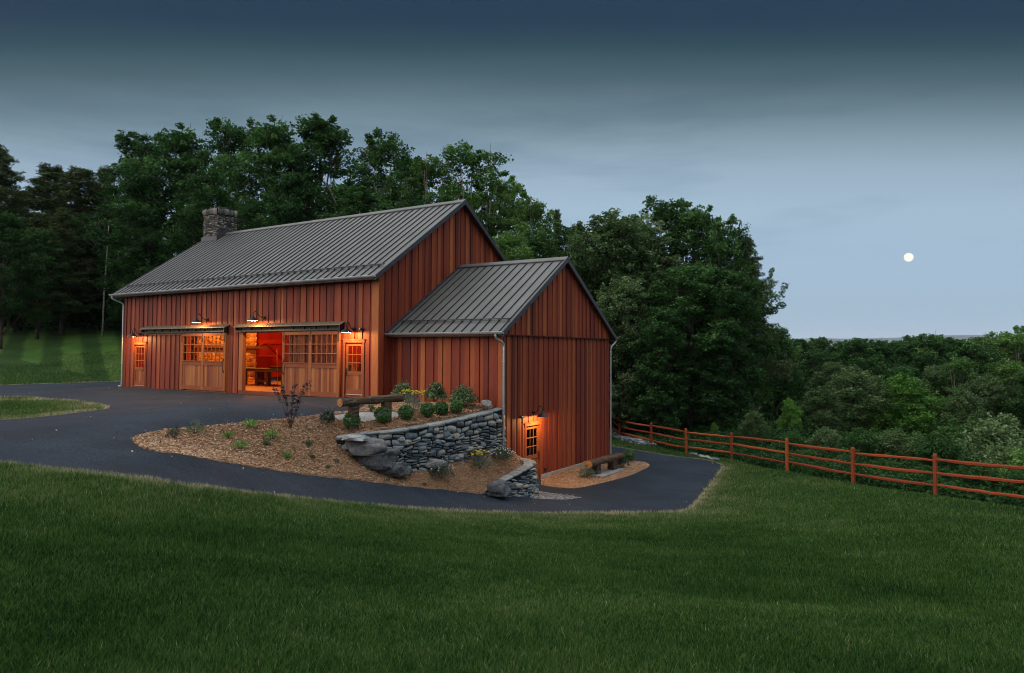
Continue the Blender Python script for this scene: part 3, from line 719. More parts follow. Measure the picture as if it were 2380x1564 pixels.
# ---- stones laid on a mapped surface
def stone_patch(mb, fn, u0, u1, z0, z1, nb, bulge, tone, k=5):
    jx = lambda: rnd.uniform(-.14, .14)
    du, dz = u1 - u0, z1 - z0
    c = [(u0 + du * abs(jx()) * .6, z0 + dz * abs(jx())), (u1 - du * abs(jx()) * .6, z0 + dz * abs(jx())), (u1 - du * abs(jx()) * .6, z1 - dz * abs(jx())), (u0 + du * abs(jx()) * .6, z1 - dz * abs(jx()))]
    V = []; b = bulge * rnd.uniform(.65, 1.25); tx, tz = rnd.uniform(-.3, .3), rnd.uniform(-.35, .25)
    for j in range(k):
        for i in range(k):
            a, d = i / (k - 1), j / (k - 1)
            a2 = a * 2 - 1; d2 = d * 2 - 1
            rr = 1 - .10 * (a2 * a2 * d2 * d2)
            aa = .5 + a2 * rr / 2; dd = .5 + d2 * rr / 2
            x = (c[0][0] * (1 - aa) + c[1][0] * aa) * (1 - dd) + (c[3][0] * (1 - aa) + c[2][0] * aa) * dd
            y = (c[0][1] * (1 - aa) + c[1][1] * aa) * (1 - dd) + (c[3][1] * (1 - aa) + c[2][1] * aa) * dd
            edge = i in (0, k - 1) or j in (0, k - 1)
            n = nb if edge else nb + b * ((1 - abs(a2) ** 8) * (1 - abs(d2) ** 8)) ** .6 * (1 + tx * a2 * .8 + tz * d2 * .8) + rnd.uniform(-.22, .22) * b
            V.append(fn(x, y, n))
    F = [(j * k + i, j * k + i + 1, (j + 1) * k + i + 1, (j + 1) * k + i) for j in range(k - 1) for i in range(k - 1)]
    mb.add(V, F, tone)
def stonework(mb, fn, u0, u1, z0, z1, hr, lr, nb=-.02, bulge=.06, keep=None, gap=.006, warp=0):
    if warp:
        fn0 = fn; fn = lambda u, z, n: fn0(u + warp * .5 * math.sin(5 * z + u * 2), z + warp * math.sin(2.7 * u + z * 3) + warp * .6 * math.sin(6.1 * u + 7 * z), n)
    z = z0
    while z < z1 - .01:
        hh = min(rnd.uniform(*hr), z1 - z)
        if z1 - z - hh < hr[0] * .6: hh = z1 - z
        u = u0
        while u < u1 - .01:
            l = min(rnd.uniform(*lr) * (.75 if hh < (hr[0] + hr[1]) / 2 and rnd.random() < .3 else 1), u1 - u)
            if u1 - u - l < lr[0] * .5: l = u1 - u
            if keep is None or keep(u + l / 2, z + hh / 2):
                if hh > hr[0] * 1.7 and rnd.random() < .45:
                    m = rnd.uniform(.35, .65)
                    stone_patch(mb, fn, u + gap / 2, u + l - gap / 2, z + gap / 2, z + hh * m - gap / 2, nb, bulge, rnd.uniform(0, .9))
                    stone_patch(mb, fn, u + gap / 2, u + l - gap / 2, z + hh * m + gap / 2, z + hh - gap / 2, nb, bulge, rnd.uniform(0, .9))
                else: stone_patch(mb, fn, u + gap / 2, u + l - gap / 2, z + gap / 2, z + hh - gap / 2 + rnd.uniform(-.01, .02), nb, bulge, rnd.uniform(0, .9) if rnd.random() > .08 else 1.0)
            u += l
        z += hh
# chimney
cx0, cx1, cy0, cy1, cz1 = -18.56, -17.22, 4.68, 6.02, 10.3
mb = MB()
faces = [Fr((cx0, cy0), (1, 0), (0, -1)), Fr((cx1, cy0), (0, 1), (1, 0)), Fr((cx0, cy1), (1, 0), (0, 1)), Fr((cx0, cy0), (0, 1), (-1, 0))]
for fr_ in faces:
    stonework(mb, fr_.p, 0, 1.34, 7.6, 9.88, (.06, .13), (.12, .34), bulge=.05)
    u = 0
    while u < 1.3:
        l = min(rnd.uniform(.06, .13), 1.34 - u); stone_patch(mb, fr_.p, u + .004, u + l, 9.89, 10.28 + rnd.uniform(-.03, .06), .03, .06, rnd.uniform(0, .9)); u += l
ch = mb.build('chimney', M_warmstone, barn, True)
mb = MB(); mb.box((cx0 + .02, cy0 + .02, 5.5), (cx1 - .02, cy1 - .02, 10.22)); mb.box((cx0 + .0, cy0 + .0, 9.9), (cx1 - .0, cy1 - .0, 10.24)); mb.build('mortar_core', M_mortar, ch)
mb = MB(); mb.bar((-18.3, 5.1, 10.36), (-17.4, 5.6, 10.38), .7, .03); mb.build('cap', M_trim, ch)
mb = MB()
mb.box((cx0 - .05, cy0 - .07, 8.3), (cx1 + .05, cy0 - .05, 8.62))
mb.hexa([(cx1 + .07, cy0 - .07, 8.30), (cx1 + .09, cy0 - .07, 8.30), (cx1 + .09, 5.31, 8.78), (cx1 + .07, 5.31, 8.78), (cx1 + .07, cy0 - .07, 8.66), (cx1 + .09, cy0 - .07, 8.66), (cx1 + .09, 5.31, 9.16), (cx1 + .07, 5.31, 9.16)])
mb.hexa([(cx1 + .07, 5.31, 8.78), (cx1 + .09, 5.31, 8.78), (cx1 + .09, cy1, 8.30), (cx1 + .07, cy1, 8.30), (cx1 + .07, 5.31, 9.16), (cx1 + .09, 5.31, 9.16), (cx1 + .09, cy1, 8.72), (cx1 + .07, cy1, 8.72)])
mb.box((cx1, cy0 - .07, 8.3), (cx1 + .07, cy0 - .05, 8.62))
mb.build('flashing', M_trim, ch)

# ---- doors
def small_door(F, ua, ub, zb, zt, handle_left, label=None):
    """framed cedar door with nine lights above a panel"""
    d = MB(); w = .09
    F.box(d, ua, ua + w, zb, zt, .0, .05, .5); F.box(d, ub - w, ub, zb, zt, 0, .05, .45); F.box(d, ua - .02, ub + .02, zt - w, zt + .02, .0, .055, .55)
    F.box(d, ua - .04, ub + .04, zt + .02, zt + .045, .0, .08, .6)
    F.box(d, ua + w, ub - w, zb, zb + .06, -.1, .03, .3)
    a, b, z0, z1 = ua + w + .005, ub - w - .005, zb + .075, zt - w - .005
    st = .12; n0, n1 = -.06, -.015; H = z1 - z0
    gz0, gz1 = z0 + H * .455, z1 - .13
    F.box(d, a, a + st, z0, z1, n0, n1, .5); F.box(d, b - st, b, z0, z1, n0, n1, .55)
    F.box(d, a + st, b - st, z1 - .13, z1, n0, n1, .6); F.box(d, a + st, b - st, gz0 - .14, gz0, n0, n1, .45); F.box(d, a + st, b - st, z0, z0 + .24, n0, n1, .5)
    k = 5; pw = (b - a - 2 * st) / k
    for i in range(k): F.box(d, a + st + i * pw + .002, a + st + (i + 1) * pw - .002, z0 + .24, gz0 - .14, n0 + .01, n1 - .018, rtone())
    ga, gb = a + st, b - st
    for i in (1, 2):
        u = ga + (gb - ga) * i / 3; F.box(d, u - .012, u + .012, gz0, gz1, n0 + .01, n1 - .005, .6)
        z = gz0 + (gz1 - gz0) * i / 3; F.box(d, ga, gb, z - .013, z + .013, n0 + .01, n1 - .002, .75)
    o = d.build('door', M_cedar_door, barn)
    g = MB(); g.add([F.p(ga, gz0, n0 + .02), F.p(gb, gz0, n0 + .02), F.p(gb, gz1, n0 + .02), F.p(ga, gz1, n0 + .02)], [(0, 1, 2, 3)]); g.build('glass', M_glass, o)
    s = MB(); F.box(s, a, b, z0 + .02, z0 + .045, n1, n1 + .02); s.build('threshold', M_steel, o)
    hd = MB(); u = a + .06 if handle_left else b - .06; zh = zb + .98
    hd.tube([F.p(u, zh - .1, .0), F.p(u, zh - .1, .05), F.p(u, zh + .1, .05), F.p(u, zh + .1, .0)], .012, 6)
    F.box(hd, u - .03, u + .03, zh - .15, zh + .17, n1, n1 + .01); hd.build('handle', M_iron, o)
    return o
small_door(F_front, -17.3, -16.1, .0, 2.31, False)
small_door(F_front, -1.86, -.70, .1, 2.38, True)
small_door(F_agable, 2.35 - YA, 3.56 - YA, -3.04, -.78, False)

def sliding_door(ua, ub, handle_u):
    F = F_front; d = MB(); z0, z1 = .06, 2.76; n0, n1 = .07, .125; st = .14
    um = (ua + ub) / 2
    for a, b in ((ua, ua + st), (um - st * .55, um + st * .55), (ub - st, ub)): F.box(d, a, b, z0, z1, n0, n1 + .003, rnd.uniform(.55, .8))
    for a, b in ((ua + st, um - st * .55), (um + st * .55, ub - st)):
        F.box(d, a, b, z1 - .14, z1, n0, n1, .55); F.box(d, a, b, 1.24, 1.42, n0, n1, .42); F.box(d, a, b, z0, z0 + .2, n0, n1, .5)
        F.box(d, a, b, 1.42, 1.445, n0, n1 + .02, .7)
        u = a
        while u < b - .01:
            w = min(rnd.uniform(.09, .19), b - u)
            F.box(d, u + .001, u + w - .001, z0 + .2, 1.24, n0 + .01, n1 - .02, rnd.uniform(.25, .95)); u += w
        for i in range(1, 5):
            q = a + (b - a) * i / 5; F.box(d, q - .011, q + .011, 1.445, z1 - .14, n0 + .012, n1 - .006, .55)
        for i in (1, 2):
            q = 1.445 + (z1 - .14 - 1.445) * i / 3; F.box(d, a, b, q - .013, q + .013, n0 + .012, n1 - .003, .85)
    o = d.build('sliding_door', M_cedar_door, barn)
    g = MB()
    for a, b in ((ua + st, um - st * .55), (um + st * .55, ub - st)): g.add([F.p(a, 1.44, n0 + .02), F.p(b, 1.44, n0 + .02), F.p(b, z1 - .13, n0 + .02), F.p(a, z1 - .13, n0 + .02)], [(0, 1, 2, 3)])
    g.build('glass', M_glass, o)
    for u in (ua + .07, um, ub - .07):
        s = MB(); F.box(s, u - .028, u + .028, 2.34, 2.84, n1 + .004, n1 + .014); F.box(s, u - .04, u + .04, 2.78, 2.9, n1 - .02, n1 + .03); s.build('hanger_strap', M_iron, o)
    hd = MB(); u = handle_u
    hd.tube([F.p(u, .96, n1), F.p(u, 1.0, n1 + .05), F.p(u, 1.1, n1 + .075), F.p(u, 1.38, n1 + .075), F.p(u, 1.48, n1 + .05), F.p(u, 1.52, n1)], .015, 7)
    for z in (.95, 1.53): F.box(hd, u - .03, u + .03, z - .05, z + .05, n1 + .003, n1 + .015)
    hd.build('handle', M_iron, o)
    return o
sliding_door(-12.88, -9.40, -9.50)
sliding_door(-5.46, -2.0, -5.36)
# jambs and header of the openings
for nm_, *q_ in (('door_jamb', -12.87, -12.75, -.02, 2.74, -.14, .05, .75), ('door_jamb', -9.5, -9.40, -.02, 2.74, -.14, .05, .75), ('door_jamb', -8.52, -8.25, .145, 2.76, -.14, .05, .75),
                 ('door_sill', -8.52, -5.3, -.02, .14, -.1, .055, .25), ('panel_header', -16.12, -12.99, 2.70, 2.78, .036, .075, .5), ('panel_trim', -12.98, -12.885, .0, 2.7, .036, .075, .55)):
    mb = MB(); F_front.box(mb, *q_); mb.build(nm_, M_cedar_door, barn)
def awning(ua, ub):
    F = F_front; a = MB(); D = .30
    a.hexa([F.p(ua, 3.12, .02), F.p(ub, 3.12, .02), F.p(ub, 2.99, D), F.p(ua, 2.99, D), F.p(ua, 3.15, .02), F.p(ub, 3.15, .02), F.p(ub, 3.02, D), F.p(ua, 3.02, D)])
    u = ua + .02
    while u < ub - .03:
        a.hexa([F.p(u, 3.151, .02), F.p(u + .04, 3.151, .02), F.p(u + .04, 3.021, D), F.p(u, 3.021, D), F.p(u + .012, 3.175, .02), F.p(u + .028, 3.175, .02), F.p(u + .028, 3.045, D), F.p(u + .012, 3.045, D)]); u += .2
    o = a.build('door_awning', M_awn, barn)
    b = MB(); F.box(b, ua + .06, ub - .06, 2.84, 3.09, .03, .09, .3); b.build('header_board', M_dark_timber, o)
    t = MB(); F.box(t, ua + .1, ub - .1, 2.79, 2.86, .12, .17); F.box(t, ub - .08, ub - .05, 2.74, 3.0, .03, .27)
    F.box(t, ua + .05, ua + .08, 2.86, 3.0, .03, .24)
    u = ua + .3
    while u < ub: F.box(t, u - .02, u + .02, 2.86, 2.98, .09, .15); u += .7
    t.build('door_track', M_iron, o)
awning(-16.25, -9.28); awning(-8.62, -1.80)
# vent and outlet on lower wall
mb = MB(); F_agable.box(mb, 3.84 - YA, 3.95 - YA, -2.76, -2.62, .02, .07); mb.build('outlet_box', M_iron, barn)

# ---- interior
mb = MB()
Fb = Fr((-16.8, 3.3), (0, 1), (1, 0)); stonework(mb, Fb.p, 0, 3.95, .07, 6.2, (.1, .36), (.2, .6), bulge=.06, warp=.05)
Fs = Fr((-18.0, 7.25), (1, 0), (0, 1)); stonework(mb, Fs.p, 0, 1.2, .07, 6.2, (.12, .28), (.2, .5), bulge=.08)
Fs = Fr((-18.0, 3.3), (1, 0), (0, -1)); stonework(mb, Fs.p, 0, 1.2, .07, 6.2, (.12, .28), (.2, .5), bulge=.08)
fp = mb.build('fireplace', M_firestone, barn, True)
mb = MB(); mb.box((-18.01, 3.32, .07), (-16.82, 7.23, 6.2)); mb.build('mortar_core', M_mortar_warm, fp)
mb = MB(); mb.bar((-16.62, 2.9, 2.16), (-16.62, 7.7, 2.12), .4, .14, .6); mb.build('mantel', M_dark_timber, fp)
def tpart(name, p, q, w, hh, t=.5):
    m = MB(); m.bar(p, q, w, hh, t); return m.build(name, M_redlit, barn)
for x in (-13.0, -9.1, -5.0, -.3):
    for y in (.3, 5.3, 10.2):
        if y == 5.3 and x in (-13.0, -.3): continue
        tpart('timber_post', (x, y, .07), (x, y, 4.6), .2, .2, .5)
for x in (-17.85, -13.0, -9.1, -5.0): tpart('timber_beam', (x, .3, 4.35), (x, 10.3, 4.35), .2, .26, .5)
tpart('timber_beam', (-17.85, 7.2, 2.5), (-17.85, 10.4, 2.5), .16, .26, .6); tpart('timber_beam', (-17.9, 7.2, 1.6), (-17.9, 10.4, 1.6), .1, .12, .6)
tpart('timber_brace', (-17.8, 8.8, 2.4), (-17.8, 10.3, 1.2), .12, .15, .1); tpart('timber_brace', (-17.8, 7.5, 1.9), (-17.8, 8.5, 2.45), .12, .14, .7)
tpart('timber_brace', (-13.0, .4, 2.9), (-13.0, 1.6, 4.2), .14, .16, .6); tpart('timber_brace', (-16.9, .35, 1.2), (-15.6, .35, 2.6), .12, .12, .9)
mb = MB(); mb.box((-5.45, .2, .07), (-.4, .32, 4.8), .4); siding(mb, Fr((-4.6, .6), (0, 1), (-1, 0)), 0, 9.8, .07, lambda u: 5, layers=(0,), pitch=.3, core=.05, rt=lambda: rnd.uniform(.2, .42))
mb.v = mb.v[8:]; mb.t = mb.t[8:]; mb.f = [tuple(i - 8 for i in f) for f in mb.f[6:]]
mb.build('inner_partition', M_redlit, barn)

# table seen through the open door
tb = empty('trestle_table', (-12.2, 4.7, .07), 0, 'long timber table standing in the lit room behind the open sliding door', 'table')
def lp(o, name, mat, f, smooth=False):
    m = MB(); f(m); return m.build(name, mat, o, smooth)
lp(tb, 'tabletop', M_dark_timber, lambda m: (m.box((-2.0, -.7, .74), (2.0, .7, .82), .6), m.box((-1.95, -.62, .82), (1.95, .62, .9), .1)))
for x, y in ((-1.55, -.5), (-.45, -.55), (.45, -.55), (-1.4, .5), (.9, .5), (1.6, -.5)): lp(tb, 'leg', M_dark_timber, lambda m: m.box((x - .09, y - .09, 0), (x + .09, y + .09, .74), .6))
lp(tb, 'stretcher', M_dark_timber, lambda m: m.box((-.45, -.58, .2), (.45, -.5, .3), .8))
cs = empty('storage_case', (-11.3, 4.9, .975), 0, 'dark case lying on the timber table beyond the open door', 'case')
lp(cs, 'case_body', M_iron, lambda m: m.box((-1.0, -.3, 0), (.6, .3, .1))); lp(cs, 'case_lid', M_dark_timber, lambda m: m.box((-.1, -.25, .101), (.6, .25, .34)))
pole = MB(); pole.tube([(-10.62, 3.85, .08), (-11.35, 4.35, 2.0)], [.012, .02], 8, .9)
tag(pole.build('leaning_pole', M_timber), 'thin pale pole leaning beside the table inside the open doorway', 'pole')
st = empty('side_table', (-3.0, 1.75, .07), 0, 'small table inside seen through the glass of the right small door', 'table')
lp(st, 'tabletop', M_timber, lambda m: m.box((-.7, -.35, .9), (.7, .35, .95), .8))
for x in (-.6, .6):
    for y in (-.28, .28): lp(st, 'leg', M_dark_timber, lambda m: m.box((x - .03, y - .03, 0), (x + .03, y + .03, .9)))
bx_ = MB(); bx_.box((-3.45, 1.6, 1.02), (-3.1, 1.85, 1.32)); bx_.box((-3.46, 1.59, 1.32), (-3.09, 1.86, 1.36))
tag(bx_.build('carton', M_white), 'pale carton on the side table behind the right small door', 'box')
jg = MB(); jg.lathe([(0, 0), (.09, 0), (.12, .1), (.09, .22), (.045, .3), (.06, .36), (.09, .42), (.06, .5), (0, .52)], (-2.66, 1.75, 1.02), 14)
tag(jg.build('clay_jug', plain('terracotta', (.5, .16, .06), .5), smooth=True), 'round orange jug on the side table behind the right small door', 'jug')

def add_light(name, kind, loc, energy, col, parent=None, **kw):
    l = bpy.data.lights.new(name, kind); l.energy = energy; l.color = col
    for k, v in kw.items(): setattr(l, k, v)
    o = bpy.data.objects.new(name, l); COL.objects.link(o); o.location = loc
    if parent: o.parent = parent
    return o
WARM = (1.0, .53, .17); RED = (1.0, .30, .06)
for k, (x, y, z, lab, en) in enumerate(((-14.6, 5.2, 3.6, 'in front of the stone fireplace', 850), (-11.6, 2.6, 3.6, 'behind the left sliding door', 300), (-8.2, 6.0, 3.6, 'behind the open doorway', 950), (-2.8, 3.2, 3.3, 'behind the right small door', 300))):
    pd = empty('pendant_lamp', (x, y, z), 0, 'black pendant lamp hanging inside the barn ' + lab, 'pendant lamp', 'pendant lamps inside the barn')
    lp(pd, 'shade', M_iron, lambda m: m.lathe([(.02, .2), (.06, .16), (.18, .04), (.22, 0)], (0, 0, 0), 16), True)
    lp(pd, 'cord', M_iron, lambda m: m.tube([(0, 0, .2), (0, 0, 4.3 - z + .1)], .006, 5))
    lp(pd, 'bulb', M_bulb, lambda m: m.lathe([(0, -.05), (.03, -.03), (.035, 0), (.02, .05), (0, .06)], (0, 0, 0), 10), True)
    add_light('bulb_light', 'POINT', (0, 0, -.12), en, (1.0, .30, .05), pd, shadow_soft_size=.08)

# ---- gooseneck lamps (local outward direction is -Y)
def make_goose(reach, en):
    g = empty('gooseneck_lamp', (0, 0, 0))
    lp(g, 'wall_plate', M_iron, lambda m: (m.tube([(0, .0, 0), (0, -.03, 0)], .085, 14), m.tube([(0, -.03, 0), (0, -.06, 0)], .045, 12)), True)
    r = reach
    lp(g, 'arm', M_iron, lambda m: m.tube(cr_spline3([(0, -.04, 0), (0, -.12, .0), (0, -.22 * r / .5, .06), (0, -.32 * r / .5, .2), (0, -.42 * r / .5, .25), (0, -r + .02, .2), (0, -r, .1), (0, -r, .03)], 5), .016, 8), True)
    sh = lp(g, 'shade', M_iron, lambda m: m.lathe([(.02, .06), (.045, .05), (.05, -.0), (.08, -.03), (.15, -.07), (.2, -.115), (.225, -.15), (.232, -.155), (.225, -.16)], (0, -r, 0), 24), True)
    lp(sh, 'shade_lining', M_white, lambda m: m.lathe([(.0, -.02), (.07, -.04), (.14, -.082), (.19, -.125), (.22, -.157)], (0, -r, 0), 24), True)
    lp(g, 'bulb', M_bulb, lambda m: m.lathe([(0, -.135), (.03, -.125), (.04, -.1), (.03, -.07), (0, -.05)], (0, -r, 0), 12), True)
    add_light('bulb_light', 'POINT', (0, -r, -.155), en, WARM, g, shadow_soft_size=.035)
    return g
g1 = make_goose(.42, 170); g1.location = (-16.62, -.03, 2.78)
tag(g1, 'lit black gooseneck lamp over the leftmost small door', 'wall lamp', 'gooseneck lamps on the barn')
g2 = copy_tree(g1, (-1.30, -.03, 2.84)); tag(g2, 'lit black gooseneck lamp over the right small door beside the second awning', 'wall lamp')
g3 = copy_tree(g1, (LA + .03, 2.96, -.36), PI / 2); tag(g3, 'lit black gooseneck lamp over the lower door in the tall gable wall', 'wall lamp')
g4 = make_goose(.6, 130); g4.location = (-10.93, -.03, 3.40); tag(g4, 'black gooseneck lamp above the left door awning', 'wall lamp', 'gooseneck lamps on the barn')
g5 = copy_tree(g4, (-6.80, -.03, 3.40)); tag(g5, 'black gooseneck lamp above the awning of the open sliding door', 'wall lamp')
def flood(loc, rz, lab):
    f = empty('security_sensor', loc, rz, lab, 'security sensor', 'security sensors on the barn')
    lp(f, 'mount', M_iron, lambda m: m.tube([(0, 0, 0), (0, -.04, 0)], .06, 12), True)
    lp(f, 'head', M_iron, lambda m: m.lathe([(0, -.0), (.045, 0), (.05, .05), (.04, .1), (0, .11)], (0, -.1, -.05), 12), True)
    lp(f, 'lens', M_white, lambda m: m.tube([(-.03, -.13, 0), (-.055, -.15, 0)], .035, 10), True)
flood((-.80, -.03, 2.82), 0, 'small black security sensor on the boards right of the small door lamp')
flood((LA + .03, 2.02, -.47), PI / 2, 'small black security sensor left of the lower door lamp')

# ------------------------------------------------------------------ retaining walls
def path_fn(path):
    P = np.array(cr_spline(path, 8)); seg = np.linalg.norm(np.diff(P, axis=0), axis=1); S = np.concatenate([[0], np.cumsum(seg)])
    def at(s):
        x = np.interp(s, S, P[:, 0]); y = np.interp(s, S, P[:, 1]); e = .08
        dx = np.interp(s + e, S, P[:, 0]) - np.interp(s - e, S, P[:, 0]); dy = np.interp(s + e, S, P[:, 1]) - np.interp(s - e, S, P[:, 1])
        l = math.hypot(dx, dy) + 1e-9; return x, y, dx / l, dy / l
    return at, S[-1]
def blob(mb, c, r, rz, tone, seed, rough=.26, sub=3, sq=3.2):
    bm = bmesh.new(); bmesh.ops.create_icosphere(bm, subdivisions=sub, radius=1); rr = np.random.RandomState(seed)
    from mathutils import noise as mn
    V = []
    ca, sa = math.cos(rz), math.sin(rz); pl_ = rr.randn(14, 3); pl_ /= np.linalg.norm(pl_, axis=1)[:, None]; dk_ = rr.uniform(.66, .95, 14)
    for v in bm.verts:
        p = np.array(v.co); q = np.sign(p) * np.abs(p) ** (2 / sq); q /= max(1e-6, (np.abs(q) ** sq).sum() ** (1 / sq)) ** .6
        if sub > 1:
            for a_, d_ in zip(pl_, dk_):
                e_ = float(q @ a_) - d_
                if e_ > 0: q = q - a_ * e_ * .92
        n = mn.noise(Vector((p * 1.6 + seed * 3.1).tolist())) + .45 * mn.noise(Vector((p * 4.1 + seed).tolist())) + .18 * mn.noise(Vector((p * 9 + seed).tolist()))
        cl_ = mn.cell_vector(Vector((p * 1.3 + seed).tolist())); cr_ = mn.voronoi(Vector((p * 1.25 + seed * 2).tolist()))[0]
        q = q * (1 + rough * n + rough * .55 * (cr_[1] - cr_[0] - .3)) * np.array(r)
        V.append((c[0] + q[0] * ca - q[1] * sa, c[1] + q[0] * sa + q[1] * ca, c[2] + q[2]))
    F = [tuple(v.index for v in f.verts) for f in bm.faces]; bm.free(); mb.add(V, F, tone)

def retaining(path, side, ztop, zbot, th, label, caplen, loc):
    at, Ltot = path_fn(path); root = empty('stone_retaining_wall', (0, 0, 0), 0, label, 'stone wall', None)
    root.location = loc; inv = np.array(loc, float)
    def fn(s, z, n):
        x, y, dx, dy = at(s); nx, ny = side * dy, -side * dx
        bt = n + (ztop(s) - z) * .06
        return (x + nx * bt - inv[0], y + ny * bt - inv[1], z - inv[2])
    mb = MB(); n = int(Ltot / .15) + 1
    zmin = min(zbot(Ltot * i / n) for i in range(n + 1)) - .2; zmax = max(ztop(Ltot * i / n) for i in range(n + 1))
    stonework(mb, lambda s, z, nn: fn(s, min(z, ztop(s) - .1), nn), 0, Ltot, zmin, zmax, (.05, .24), (.14, .55), nb=-.015, bulge=.075, warp=.05, keep=lambda s, z: zbot(s) - .22 < z < ztop(s) - .12)
    for q in range(int(Ltot * 6)):
        s_ = rnd.uniform(.2, Ltot - .35); zz = rnd.uniform(zbot(s_) - .05, ztop(s_) - .38)
        if zz < zbot(s_) - .05: continue
        stone_patch(mb, fn, s_, s_ + rnd.uniform(.22, .42), zz, zz + rnd.uniform(.13, .26), -.01, .11, rnd.uniform(.2, 1.0), 6)
    w = mb.build('wall_stones', M_stone, root, True)
    c = MB(); V = []
    for i in range(n + 1):
        s = Ltot * i / n
        V += [fn(s, zbot(s) - .4, -th), fn(s, zbot(s) - .4, -.02), fn(s, ztop(s) - .1, -.02), fn(s, ztop(s) - .1, -th)]
    F = [(4 * i + k, 4 * i + (k + 1) % 4, 4 * i + 4 + (k + 1) % 4, 4 * i + 4 + k) for i in range(n) for k in range(4)] + [(0, 1, 2, 3), (4 * n, 4 * n + 1, 4 * n + 2, 4 * n + 3)]
    c.add(V, F); c.build('wall_core', M_mortar, root)
    s = 0; k = 0
    while s < Ltot - .02:
        l = min(rnd.uniform(*caplen), Ltot - s)
        if Ltot - s - l < .25: l = Ltot - s
        cp = MB(); K = max(3, int(l / .12)); t = rnd.uniform(.09, .13); V = []; J = 5
        tn = rnd.uniform(.25, .8); o1 = rnd.uniform(.02, .07)
        for i in range(K + 1):
            ss = s + .008 + (l - .016) * i / K; e = .03 if i in (0, K) else 0
            a0 = -th - .02 + rnd.uniform(-.03, .03) + e; a1 = o1 + rnd.uniform(-.025, .03) - e
            zt = ztop(ss); zj = rnd.uniform(-.012, .012)
            V += [fn(ss, zt - t + .01, a0 + .03), fn(ss, zt - t, (a0 + a1) / 2), fn(ss, zt - t + .01, a1 - .03), fn(ss, zt - t * .45, a1), fn(ss, zt - .015 + zj, a1 - .02), fn(ss, zt + zj, (a0 + a1) / 2), fn(ss, zt - .015 + zj, a0 + .02), fn(ss, zt - t * .5, a0)]
        m = 8; F = [(m * i + q, m * i + (q + 1) % m, m * (i + 1) + (q + 1) % m, m * (i + 1) + q) for i in range(K) for q in range(m)] + [tuple(range(m)), tuple(m * K + q for q in range(m))]
        cp.add(V, F, tn); cp.build('capstone', M_cap, root); s += l; k += 1
    return root
atU, LU = path_fn(wallU)
_su = np.linspace(0, LU, 30); _pu = np.array([atU(s)[:2] for s in _su])
_zu = np.interp(_pu[:, 1], [p[1] for p in WTOP[::-1]], [p[2] for p in WTOP[::-1]]) + .02; _zl = np.interp(_pu[:, 1], [p[1] for p in WBOT[::-1]], [p[2] for p in WBOT[::-1]])
rwU = retaining(wallU, -1, lambda s: float(np.interp(s, _su, _zu)), lambda s: float(np.interp(s, _su, _zl)), .42, 'tall curved drystone wall holding up the upper planting bed', (.5, 1.1), (5.0, -3.0, -1.8))
def bpart(root, vx, vy, D, r, rz, tone, seed, mat=M_boulder, z=None, name='boulder'):
    c = at_depth(vx, vy, D); m = MB(); blob(m, tuple(c - np.array(root.location)), r, rz, tone, seed, .2, 4); o_ = m.build(name, mat, root, True)
aE = .7
bpart(rwU, 852, 1044, 20.35, (.64, .36, .30), .75, .5, 3); bpart(rwU, 874, 1067, 20.5, (.70, .40, .31), .75, .3, 5); bpart(rwU, 906, 1092, 20.75, (.66, .38, .28), .75, .35, 9)
bpart(rwU, 825, 1018, 20.2, (.42, .3, .09), .5, .8, 12, M_cap, name='capstone')
bpart(rwU, 1012, 1079, 22.0, (.36, .2, .23), .9, .75, 15)
bpart(rwU, 1129, 938, 24.6, (.2, .15, .13), .9, .8, 17)
atK, LK = path_fn(wallK)
_sk = np.linspace(0, LK, 9); _zk = np.interp(_sk, [0, LK * .25, LK * .45, LK * .62, LK * .8, LK], [-1.86, -1.93, -2.0, -2.12, -2.32, -2.6])
_pk = np.array([atK(s)[:2] for s in _sk])
rwK = retaining(wallK, -1, lambda s: float(np.interp(s, _sk, _zk)), lambda s: -3.0, .36, 'low curved drystone wall beside the lower barn door', (.35, .6), (6.2, .3, -2.5))
bpart(rwK, 1160, 1135, 23.0, (.40, .32, .30), .3, .3, 21)

# ------------------------------------------------------------------ riprap and gravel stones
def pile(name, label, pts, mat, cat='rocks'):
    m = MB()
    for i, (p, r) in enumerate(pts): blob(m, p, (r * rnd.uniform(.8, 1.3), r * rnd.uniform(.6, 1), r * rnd.uniform(.35, .6)), rnd.uniform(0, 3), rnd.random(), i + 5, .3, 1)
    o = m.build(name, mat); tag(o, label, cat, kind='stuff'); return o
pts = []
poly_rip = np.array([hit(*q)[:2] for q in [(1420, 1000), (1440, 1000), (1475, 1004), (1500, 1018), (1512, 1030), (1528, 1038), (1500, 1036), (1470, 1032), (1440, 1022), (1418, 1012)]])
mn_, mx_ = poly_rip.min(0), poly_rip.max(0)
while len(pts) < 340:
    q = rs.rand(2) * (mx_ - mn_) + mn_
    if pip(poly_rip, q[None])[0]: pts.append(((q[0], q[1], h1(*q) + rnd.uniform(0, .12)), rnd.uniform(.12, .3)))
pile('riprap', 'heap of pale grey riprap stones behind the far fence posts', pts, M_riprap)
pts = []
for k in range(46):
    vx = rnd.uniform(1597, 1668); q = hit(vx, np.interp(vx, [1595, 1668], [1054, 1071]) + rnd.uniform(-4, 1)); pts.append(((q[0], q[1], q[2] + .03), rnd.uniform(.06, .16)))
pile('riprap', 'short line of small grey stones between two fence posts beyond the driveway bend', pts, M_riprap)
pts = []
gp = np.array(gravel_poly)
while len(pts) < 1500:
    q = rs.rand(2) * (gp.max(0) - gp.min(0)) + gp.min(0)
    if pip(gp, q[None])[0]: pts.append(((q[0], q[1], h1(*q)), rnd.uniform(.015, .042)))
